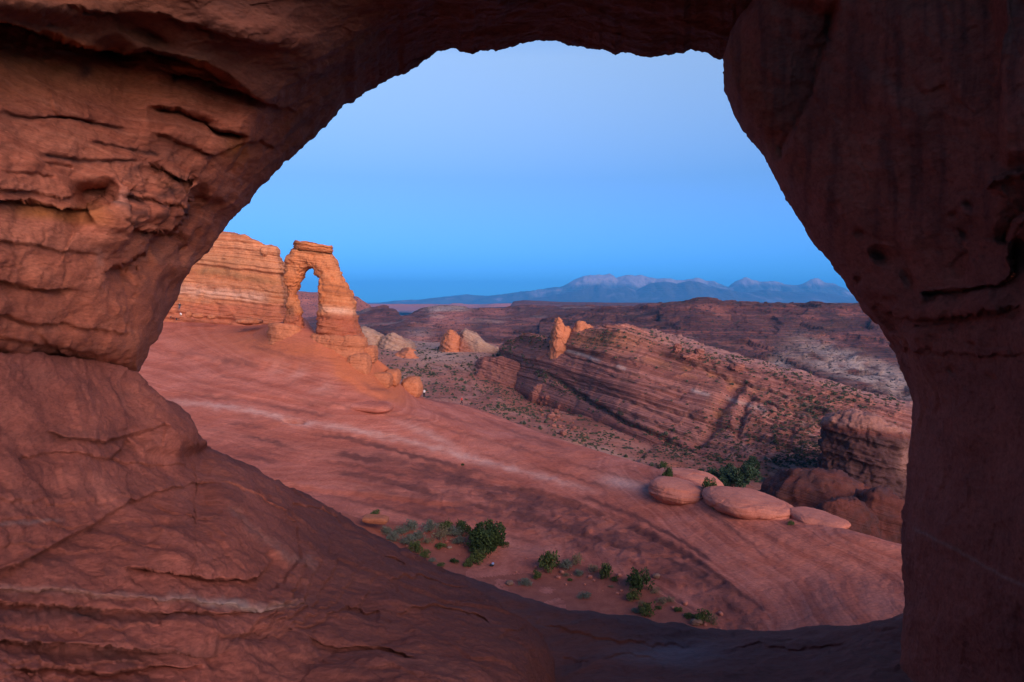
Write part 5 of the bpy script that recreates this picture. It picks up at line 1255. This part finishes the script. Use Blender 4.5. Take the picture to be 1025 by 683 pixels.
protos = {}
def proto(kind, k):
    key = (kind, k)
    if key not in protos:
        sd = 910 + 10 * k + len(protos) * 3
        protos[key] = plant({'sage': 'sagebrush', 'green': 'green_shrub', 'dry': 'dry_shrub', 'juniper': 'dark_shrub'}[kind], kind, 1.0, 1.25, 0.10 if kind != 'juniper' else 0.085, {'sage': 1100, 'dry': 420, 'green': 800}.get(kind, 1300), 18, sd, 9 if kind == 'dry' else 6, sliver=0.5 if kind in ('dry', 'sage') else 0.9)
        return protos[key], True
    return copy_thing(protos[key]), False
basin_plants = [
    # px, py(base), kind, width px, height ratio, label
    (386, 534, 'sage', 13, 0.8, 'small grey-green sagebrush at the left tip of the patch, beside the orange slab'), (393, 541, 'sage', 15, 0.8, 'rounded pale sagebrush in the front row of the patch, left end'),
    (401, 534, 'sage', 15, 0.8, 'grey-green sagebrush behind the front row near the left end of the patch'), (411, 530, 'sage', 16, 0.9, 'round pale sagebrush on the back edge of the patch, left of centre'),
    (408, 545, 'sage', 17, 0.8, 'wide pale sagebrush in the front row, second from the left'), (416, 553, 'green', 15, 0.8, 'yellow-green shrub on the sandy lip at the front of the patch'),
    (420, 540, 'sage', 16, 0.8, 'grey sagebrush in the middle of the patch'), (430, 531, 'sage', 17, 0.8, 'pale sagebrush at the top of the patch, centre'), (428, 544, 'dry', 14, 0.7, 'dull olive shrub in the middle of the patch'),
    (440, 541, 'dry', 22, 0.9, 'broad brownish shrub right of the centre of the patch'), (446, 530, 'green', 15, 0.7, 'green shrub on the top edge of the patch'), (455, 536, 'sage', 16, 0.9, 'dark grey sagebrush beside the big juniper'),
    (464, 534, 'juniper', 16, 1.0, 'dark green shrub pressed against the left side of the big juniper'), (459, 544, 'sage', 14, 0.7, 'small grey sagebrush in front of the big juniper'),
    (425, 559, 'green', 12, 0.8, 'bright green shrub at the front tip of the patch on the sand'), (433, 562, 'sage', 9, 0.6, 'tiny grey shrub in front of the patch on open sand'), (441, 548, 'green', 11, 0.6, 'low green tuft on the sand under the patch'),
    (441, 567, 'green', 9, 0.5, 'yellow-green tuft close to the dark sill, left side'), (455, 563, 'juniper', 9, 0.6, 'small dark shrub alone on the sand below the juniper'),
    (477, 563, 'green', 17, 0.9, 'round green shrub right in front of the big juniper'), (468, 567, 'green', 10, 0.8, 'little green shrub left of the round one in front of the juniper'),
    (503, 546, 'juniper', 14, 0.5, 'low dark shrub at the right foot of the big juniper'), (549, 570, 'green', 21, 1.1, 'leafy green shrub standing on the sand in the middle of the basin'), (537, 579, 'green', 9, 1.0, 'small bright shrub left of the leafy one, by the sill edge'),
    (525, 586, 'sage', 15, 0.7, 'blue-grey shrub on the edge of the dark sill'), (566, 569, 'sage', 14, 0.9, 'grey-green shrub right of the leafy green one'), (577, 566, 'dry', 16, 1.2, 'straggly dry shrub with pale twigs against the rock slope'),
    (579, 575, 'sage', 12, 0.6, 'low blue-grey shrub below the straggly dry one'), (566, 577, 'dry', 10, 0.5, 'low brown tuft on the sand below the leafy green shrub'), (594, 572, 'dry', 15, 0.7, 'olive brush along the foot of the slope'),
    (607, 579, 'green', 14, 1.3, 'upright green shrub at the foot of the slope'), (615, 581, 'green', 8, 0.7, 'small green tuft right of the upright shrub'), (585, 598, 'sage', 13, 0.7, 'dark grey-green shrub alone on the sand in front of the slope'),
    (571, 581, 'green', 6, 0.5, 'tiny yellowish tuft in the middle of the sand'), (641, 590, 'juniper', 25, 0.9, 'wide dark green shrub against the foot of the slope, right part of the basin'), (634, 600, 'green', 15, 0.7, 'low green shrub in front of the wide dark one'),
    (655, 594, 'dry', 14, 0.6, 'brown-green brush right of the wide dark shrub'), (646, 615, 'green', 17, 0.9, 'rounded green shrub on the edge of the sill, right part'), (636, 612, 'sage', 9, 0.6, 'dark grey shrub just left of the rounded green one'),
    (642, 605, 'dry', 8, 0.9, 'pale twiggy tuft above the rounded green shrub'), (664, 604, 'dry', 15, 0.6, 'low olive shrub in the right part of the sand'), (671, 602, 'dry', 12, 0.6, 'low tan brush beside the olive shrub'),
    (679, 612, 'green', 9, 0.6, 'small green tuft toward the right tip of the sand'), (659, 609, 'green', 7, 0.5, 'tiny green tuft between the larger shrubs on the right'),
    (703, 623, 'green', 17, 0.8, 'green shrub at the right tip of the sandy basin'), (714, 625, 'dry', 14, 1.2, 'tall pale dry grass clump at the very right tip of the basin'), (690, 618, 'green', 11, 0.6, 'low green shrub left of the pale dry clump'),
    (612, 588, 'dry', 7, 0.5, 'tiny brown tuft on sand below the upright shrub'), (668, 480, 'juniper', 10, 1.6, 'small dark tree-like shrub behind the left domed boulder'), (711, 492, 'juniper', 15, 1.0, 'dark shrub growing in the gap between two domed boulders'),
    (664, 470, 'juniper', 8, 1.2, 'small dark shrub at the upper left of the domed boulders'), (716, 509, 'green', 8, 0.6, 'green tuft at the left foot of the largest domed boulder'), (792, 525, 'green', 7, 0.7, 'green tuft at the left foot of the smallest domed boulder'),
    (376, 515, 'green', 10, 0.5, 'low green tuft behind the orange slab'), (463, 466, 'juniper', 3.5, 0.8, 'tiny dark tuft in a joint of the bare slope')]
for k, (px, py, kind, wpx, hr, lb) in enumerate(basin_plants):
    t, _ = proto(kind, k % 3)
    hh = hit(px, py)
    if hh is None: continue
    rr = wpx / 2 / F * hh[0].y * 1.25
    t.location = hh[0] - Vector((0, 0, 0.06)); t.scale = (rr, rr, rr * (1.15 if kind in ('sage', 'dry') else 1.5) * hr); t.rotation_euler = (0, 0, random.uniform(0, 6.28))
    tag(t, lb, 'shrub')

# small stones on the sand
for k, (px, py, wpx, lb) in enumerate([(510, 585, 8, 'pale rounded stone by a dark hollow near the sill edge'), (450, 549, 5, 'small white stone on the sand under the sagebrush'), (697, 625, 12, 'pale flat stone at the right tip of the basin'),
                                       (657, 578, 8, 'pale lavender stone on the slope above the wide dark shrub'), (397, 556, 6, 'pale stone at the front edge of the sagebrush patch')]):
    h_ = hit(px, py); d_ = h_[0].y
    boulder('stone', px - wpx / 2, px + wpx / 2, py - wpx * 0.45, py + wpx * 0.1, d_, M['pale'], 150 + k, amp=0.1, label=lb, cat='stone', nu=30, nv=20)

rb = None
for k in range(70):
    t_ = random.random()
    px = 380 + 350 * t_ + random.uniform(-8, 8); py = np.interp(px, [380, 500, 640, 730], [538, 560, 596, 628]) + random.uniform(-16, 10)
    h_ = hit(px, py)
    if h_ is None: continue
    r_ = 0.07 + 0.22 * random.random() ** 3
    if rb is None:
        rb = boulder('rubble_stone', 512, 513, 305, 306, 683.3, M['boulder'], 171, flat=3, amp=0.12, nu=16, nv=12); o = rb
    else: o = rb.copy(); sc.collection.objects.link(o)
    o.location = h_[0] - Vector((0, 0, r_ * 0.3)); o.scale = (r_ * 2, r_ * 1.7, r_ * 1.3); o.rotation_euler = (0, 0, random.uniform(0, 6))
    tag(o, 'little reddish stone among the loose rubble on the floor of the sandy basin', 'stone', 'loose rubble stones on the basin floor')

# cottonwoods in the wash behind the rim
labels = ['dark leafy tree at the left end of the grove in the wash', 'second dark tree from the left in the grove in the wash', 'taller dark tree left of the middle of the grove', 'dark tree in the middle of the grove', 'spreading dark tree right of the middle of the grove',
          'dark tree nearest the whaleback rock in the grove', 'dark tree behind the middle of the grove', 'small dark tree at the far right edge of the grove']
tp = None
for k, (px, top, ht, dd) in enumerate([(688, 466, 6, 262), (700, 468, 6.5, 255), (713, 466, 7.5, 250), (725, 467, 7.5, 246), (737, 465, 8, 242), (749, 461, 7.5, 240), (730, 462, 6, 262), (754, 455, 6, 262)]):
    c = P(px, top, dd)
    z = c[2] - ht
    if tp is None:
        tp = plant('cottonwood_tree', 'cotton', 4.2, 8.0, 0.42, 2600, 18, 990, 5); t = tp
    else: t = copy_thing(tp)
    s_ = ht / 8.0
    t.location = (c[0], c[1], z); t.scale = (s_ * 1.25, s_ * 1.25, s_); t.rotation_euler = (0, 0, k * 1.3)
    tag(t, labels[k], 'tree', 'dark trees in the wash behind the domed boulders')

# scattered valley shrubs: individual things for the larger ones, the rest as ground cover
lowv, lowf = leaves_mesh(70, 1.0, 1.0, 1.0, 0.42, 6, 1200, hollow=0.2)
sp_ = mesh_obj('desert_shrub', lowv, lowf, M['scrubleaf'], smooth=False)
first = True; cnt = 0; tries = 0
zones = [((362, 345, 560, 440), 170), ((560, 395, 760, 470), 40), ((620, 330, 905, 470), 75)]
pts_small = []
for (x0, y0, x1, y1), n in zones:
    c = 0; tries = 0
    while c < n and tries < 6000:
        tries += 1
        px, py = random.uniform(x0, x1), random.uniform(y0, y1)
        h_ = hit(px, py)
        if h_ is None or h_[0].y < 180 or h_[0].y > 900 or h_[2] not in (bvhs[0], RIDGE): continue
        if x0 < 620 and h_[2] is RIDGE and math.exp(-((py - np.interp(px, [515, 545, 700], [352, 378, 460])) / 7) ** 2) < 0.5 * random.random() + 0.1: continue
        if x0 == 620:
            w_ = math.exp(-((px - 790) / 50) ** 2 - ((py - 430) / 35) ** 2) + 0.8 * math.exp(-((py - np.interp(px, [640, 905], [336, 400])) / 7) ** 2) + 0.08
            if random.random() > w_: continue
        r_ = (0.7 + 1.5 * random.random() ** 2) * (h_[0].y / 400) ** 0.4
        o = sp_ if first else sp_.copy()
        if not first: sc.collection.objects.link(o)
        first = False
        o.location = h_[0] - Vector((0, 0, 0.2)); o.scale = (r_, r_, r_ * 0.95); o.rotation_euler = (0, 0, random.uniform(0, 6.28))
        tag(o, 'small dark round shrub scattered over the distant valley rock', 'shrub', 'small dark shrubs scattered over the valley')
        c += 1
SV, SF = [], []; base = 0
bv, bf = leaves_mesh(26, 1.0, 1.0, 0.9, 0.5, 4, 1300, hollow=0.1)
tries = 0; c = 0
while c < 4200 and tries < 34000:
    tries += 1
    px, py = random.uniform(362, 905), random.uniform(325, 478)
    h_ = hit(px, py)
    if h_ is None or h_[0].y < 180 or h_[0].y > 1200 or h_[2] not in (bvhs[0], RIDGE): continue
    dens = perlin(np.array([[h_[0].x / 40, h_[0].y / 40, 0.5]]), 9)[0]
    if h_[2] is RIDGE:
        w_ = math.exp(-((px - 790) / 60) ** 2 - ((py - 430) / 38) ** 2) + 0.9 * math.exp(-((py - np.interp(px, [640, 905], [338, 402])) / 8) ** 2) + 0.9 * math.exp(-((py - np.interp(px, [515, 545, 700], [352, 378, 460])) / 6) ** 2) + 0.03
        if dens < 0: w_ *= 0.35
        if random.random() > w_: continue
    elif random.random() > 0.12 + 1.6 * max(0, dens): continue
    r_ = random.uniform(0.35, 0.8) * (1 + 1.4 * random.random() ** 4) * (h_[0].y / 400) ** 0.6
    SV.append(bv * r_ + np.array(h_[0])); SF.append(bf + base); base += len(bv); c += 1
o = mesh_obj('scrub', np.concatenate(SV), np.concatenate(SF), M['scrubleaf'], smooth=False)
tag(o, 'countless tiny dark scrub bushes dotting the valley and the tilted ridge', 'scrub', kind='stuff')

# boulder trail and scree blocks below the valley outcrop
bp = None
for k in range(34):
    t_ = random.random()
    px = 535 + 35 * t_ + random.uniform(-9, 9); py = 396 + 36 * t_ + random.uniform(-7, 7)
    h_ = hit(px, py)
    if h_ is None or h_[0].y < 180: continue
    r_ = random.uniform(0.7, 2.2)
    if bp is None:
        bp = boulder('scree_block', 512, 513, 305, 306, 683.3, M['ridge'], 170, flat=3, amp=0.12, nu=20, nv=14)
        me_ = bp.data; co = np.empty(len(me_.vertices) * 3); me_.vertices.foreach_get('co', co); co *= 1.0; me_.vertices.foreach_set('co', co); o = bp
    else: o = bp.copy(); sc.collection.objects.link(o)
    o.location = h_[0] - Vector((0, 0, r_ * 0.3)); o.scale = (r_ * 1.6, r_ * 1.6, r_ * 1.5); o.rotation_euler = (0, 0, random.uniform(0, 6))
    tag(o, 'orange scree block in the boulder trail spilling below the rounded valley outcrop', 'rock', 'scree blocks spilling down the valley')

# ------------------------------------------------------------------ people on the rim
def skinned(name, verts, edges, radii, mat, parent, sub=1):
    me = bpy.data.meshes.new(name); me.from_pydata(verts, edges, []); me.update()
    o = bpy.data.objects.new(name, me); link(o, parent)
    me.materials.append(mat)
    md = o.modifiers.new('skin', 'SKIN'); md.use_smooth_shade = True
    if not me.skin_vertices: bpy.context.view_layer.objects.active = o
    sv = me.skin_vertices[0].data
    for i, r_ in enumerate(radii): sv[i].radius = (r_, r_) if not isinstance(r_, tuple) else r_
    sv[0].use_root = True
    s2 = o.modifiers.new('sub', 'SUBSURF'); s2.levels = sub; s2.render_levels = sub
    return o

skin_m = plain('skin', (0.42, 0.25, 0.18), 0.6)
cloth = {n: plain(n + ' cloth', c) for n, c in dict(white=(0.80, 0.80, 0.82), red=(0.55, 0.03, 0.03), black=(0.02, 0.02, 0.025), navy=(0.04, 0.05, 0.09), grey=(0.2, 0.2, 0.22), khaki=(0.28, 0.2, 0.12)).items()}
hair_m = plain('hair', (0.05, 0.03, 0.02))

def person(px, py, top, bottom, label, pose='stand', rz=0.0):
    h_ = hit(px, py)
    while h_ is None or h_[0].y > 175:      # stand on the near side of the rim, not in the valley behind it
        py += 0.5; h_ = hit(px, py)
    root = empty('person', h_[0]); root.rotation_euler = (0, 0, rz)
    if pose == 'stand':
        pel, che, nk, hd = (0, 0, 0.95), (0, 0.0, 1.28), (0, 0, 1.48), (0, -0.02, 1.62)
        kn = [(-0.10, -0.03, 0.50), (0.12, 0.02, 0.50)]; an = [(-0.12, 0.02, 0.09), (0.14, 0.05, 0.09)]; to = [(-0.14, -0.14, 0.04), (0.17, -0.11, 0.04)]
        el = [(-0.27, 0.02, 1.14), (0.27, 0.03, 1.14)]; wr = [(-0.26, -0.12, 0.92), (0.26, -0.10, 0.92)]
    elif pose == 'walk':
        pel, che, nk, hd = (0, 0, 0.93), (0, -0.04, 1.26), (0, -0.05, 1.46), (0, -0.09, 1.60)
        kn = [(-0.09, -0.22, 0.52), (0.09, 0.08, 0.48)]; an = [(-0.10, -0.26, 0.09), (0.10, 0.36, 0.14)]; to = [(-0.10, -0.42, 0.05), (0.10, 0.24, 0.04)]
        el = [(-0.27, 0.14, 1.14), (0.27, -0.14, 1.14)]; wr = [(-0.26, 0.06, 0.90), (0.26, -0.32, 1.00)]
    else:  # sitting on the ground with the knees up
        pel, che, nk, hd = (0, 0, 0.13), (0, 0.06, 0.46), (0, 0.04, 0.66), (0, 0.0, 0.80)
        kn = [(-0.12, -0.38, 0.48), (0.12, -0.40, 0.46)]; an = [(-0.13, -0.66, 0.10), (0.13, -0.70, 0.10)]; to = [(-0.14, -0.82, 0.05), (0.14, -0.86, 0.05)]
        el = [(-0.26, -0.10, 0.34), (0.26, -0.10, 0.34)]; wr = [(-0.14, -0.32, 0.42), (0.14, -0.34, 0.42)]
    hip = [(pel[0] - 0.10, pel[1], pel[2] - 0.04), (pel[0] + 0.10, pel[1], pel[2] - 0.04)]
    sh = [(che[0] - 0.19, che[1] + 0.0, nk[2] - 0.08), (che[0] + 0.19, che[1], nk[2] - 0.08)]
    ht = (hd[0], hd[1] + 0.01, hd[2] + 0.11)
    V_ = [pel, che, nk, hd, ht]; E_ = [(0, 1), (1, 2), (2, 3), (3, 4)]; Rr = [0.13, 0.14, 0.055, 0.095, 0.07]
    for s_ in (0, 1):
        b = len(V_); V_ += [hip[s_], kn[s_], an[s_], to[s_]]; E_ += [(0, b), (b, b + 1), (b + 1, b + 2), (b + 2, b + 3)]; Rr += [0.095, 0.062, 0.045, 0.035]
        b = len(V_); V_ += [sh[s_], el[s_], wr[s_]]; E_ += [(1, b), (b, b + 1), (b + 1, b + 2)]; Rr += [0.06, 0.042, 0.032]
        # palm with five fingers
        w_ = Vector(wr[s_]); dr = (w_ - Vector(el[s_])).normalized(); sd = dr.cross(Vector((0, 0, 1)) if abs(dr.z) < 0.8 else Vector((0, 1, 0))).normalized()
        pb = len(V_); V_.append(tuple(w_ + dr * 0.07)); E_.append((b + 2, pb)); Rr.append(0.030)
        for f_, (o_, l_) in enumerate(((-0.03, 0.07), (-0.01, 0.085), (0.01, 0.08), (0.03, 0.065))):
            fb = len(V_); V_ += [tuple(w_ + dr * 0.11 + sd * o_), tuple(w_ + dr * (0.11 + l_) + sd * o_ * 1.1)]; E_ += [(pb, fb), (fb, fb + 1)]; Rr += [0.010, 0.008]
        fb = len(V_); V_.append(tuple(w_ + dr * 0.09 - sd * 0.06)); E_.append((pb, fb)); Rr.append(0.011)
    body = skinned('body', V_, E_, Rr, skin_m, root)
    tc_ = cloth[top]; bc = cloth[bottom]
    skinned('shirt', [pel, che, (nk[0], nk[1], nk[2] - 0.06), sh[0], tuple(Vector(sh[0]).lerp(Vector(el[0]), 0.9)), sh[1], tuple(Vector(sh[1]).lerp(Vector(el[1]), 0.9))],
            [(0, 1), (1, 2), (1, 3), (3, 4), (1, 5), (5, 6)], [0.15, 0.17, 0.09, 0.08, 0.06, 0.08, 0.06], tc_, root)
    skinned('trousers', [pel, hip[0], kn[0], tuple(Vector(kn[0]).lerp(Vector(an[0]), 0.9)), hip[1], kn[1], tuple(Vector(kn[1]).lerp(Vector(an[1]), 0.9))],
            [(0, 1), (1, 2), (2, 3), (0, 4), (4, 5), (5, 6)], [0.14, 0.115, 0.08, 0.06, 0.115, 0.08, 0.06], bc, root)
    skinned('hair', [(hd[0], hd[1] + 0.035, hd[2] + 0.02), (hd[0], hd[1] + 0.03, hd[2] + 0.12)], [(0, 1)], [0.098, 0.09], hair_m, root)
    tag(root, label, 'person')
    return root
person(181.5, 320, 'white', 'khaki', 'person in a white top and tan trousers standing on the slickrock near the butte', 'stand', 0.3)
person(173.5, 319, 'white', 'black', 'person in a white top sitting on the slickrock beside the dark wall edge', 'sit', -1.2)
person(177.0, 320.3, 'navy', 'black', 'person in dark clothes sitting left of the one standing in white', 'sit', 0.8)
person(179.8, 311.5, 'black', 'navy', 'person in black standing higher up against the foot of the butte', 'stand', 0.5)
person(424.6, 398.0, 'white', 'black', 'person in a white top and black trousers on the rim by the orange boulder', 'stand', 2.6)
person(462.0, 406.0, 'red', 'black', 'person in a red top walking along the rim, alone', 'walk', 1.4)

# small pack left on the rock
h_ = hit(493, 567)
pk = empty('backpack', h_[0]); tag(pk, 'small dark pack with a pale blue top lying on bare rock in the basin', 'backpack')
def soft_box(name, size, loc, mat, parent, bev=0.06):
    bm = bmesh.new(); bmesh.ops.create_cube(bm, size=1)
    for v in bm.verts: v.co = Vector((v.co.x * size[0], v.co.y * size[1], v.co.z * size[2]))
    bmesh.ops.bevel(bm, geom=bm.edges[:], offset=bev, segments=3, affect='EDGES')
    me = bpy.data.meshes.new(name); bm.to_mesh(me); bm.free(); me.materials.append(mat)
    o = bpy.data.objects.new(name, me); o.location = loc; link(o, parent); return o
soft_box('bag_body', (0.5, 0.32, 0.24), (-0.08, 0, 0.12), cloth['black'], pk, 0.08)
soft_box('bag_lid', (0.26, 0.3, 0.16), (0.04, 0, 0.30), plain('pale blue cloth', (0.35, 0.45, 0.65)), pk, 0.05)
soft_box('strap', (0.34, 0.05, 0.04), (0.30, 0, 0.22), cloth['khaki'], pk, 0.015)

# ------------------------------------------------------------------ haze
def haze(x0, x1, y0, y1, z0, z1, dens, col):
    bm = bmesh.new(); bmesh.ops.create_cube(bm, size=1)
    for v in bm.verts: v.co = Vector((x0 if v.co.x < 0 else x1, y0 if v.co.y < 0 else y1, z0 if v.co.z < 0 else z1))
    me = bpy.data.meshes.new('haze'); bm.to_mesh(me); bm.free()
    m = bpy.data.materials.new('haze air'); m.use_nodes = True; nt = m.node_tree
    nt.nodes.remove(nt.nodes['Principled BSDF'])
    v = nt.nodes.new('ShaderNodeVolumePrincipled'); v.inputs['Density'].default_value = dens; v.inputs['Color'].default_value = (*col, 1); v.inputs['Anisotropy'].default_value = 0.0
    nt.links.new(v.outputs[0], nt.nodes['Material Output'].inputs['Volume'])
    me.materials.append(m)
    o = bpy.data.objects.new('haze', me); link(o); tag(o, kind='stuff')
HAZE = 3.3e-5
haze(-170000, 170000, -200, 61000, -420, 2000, HAZE, (0.08, 0.50, 1.0))
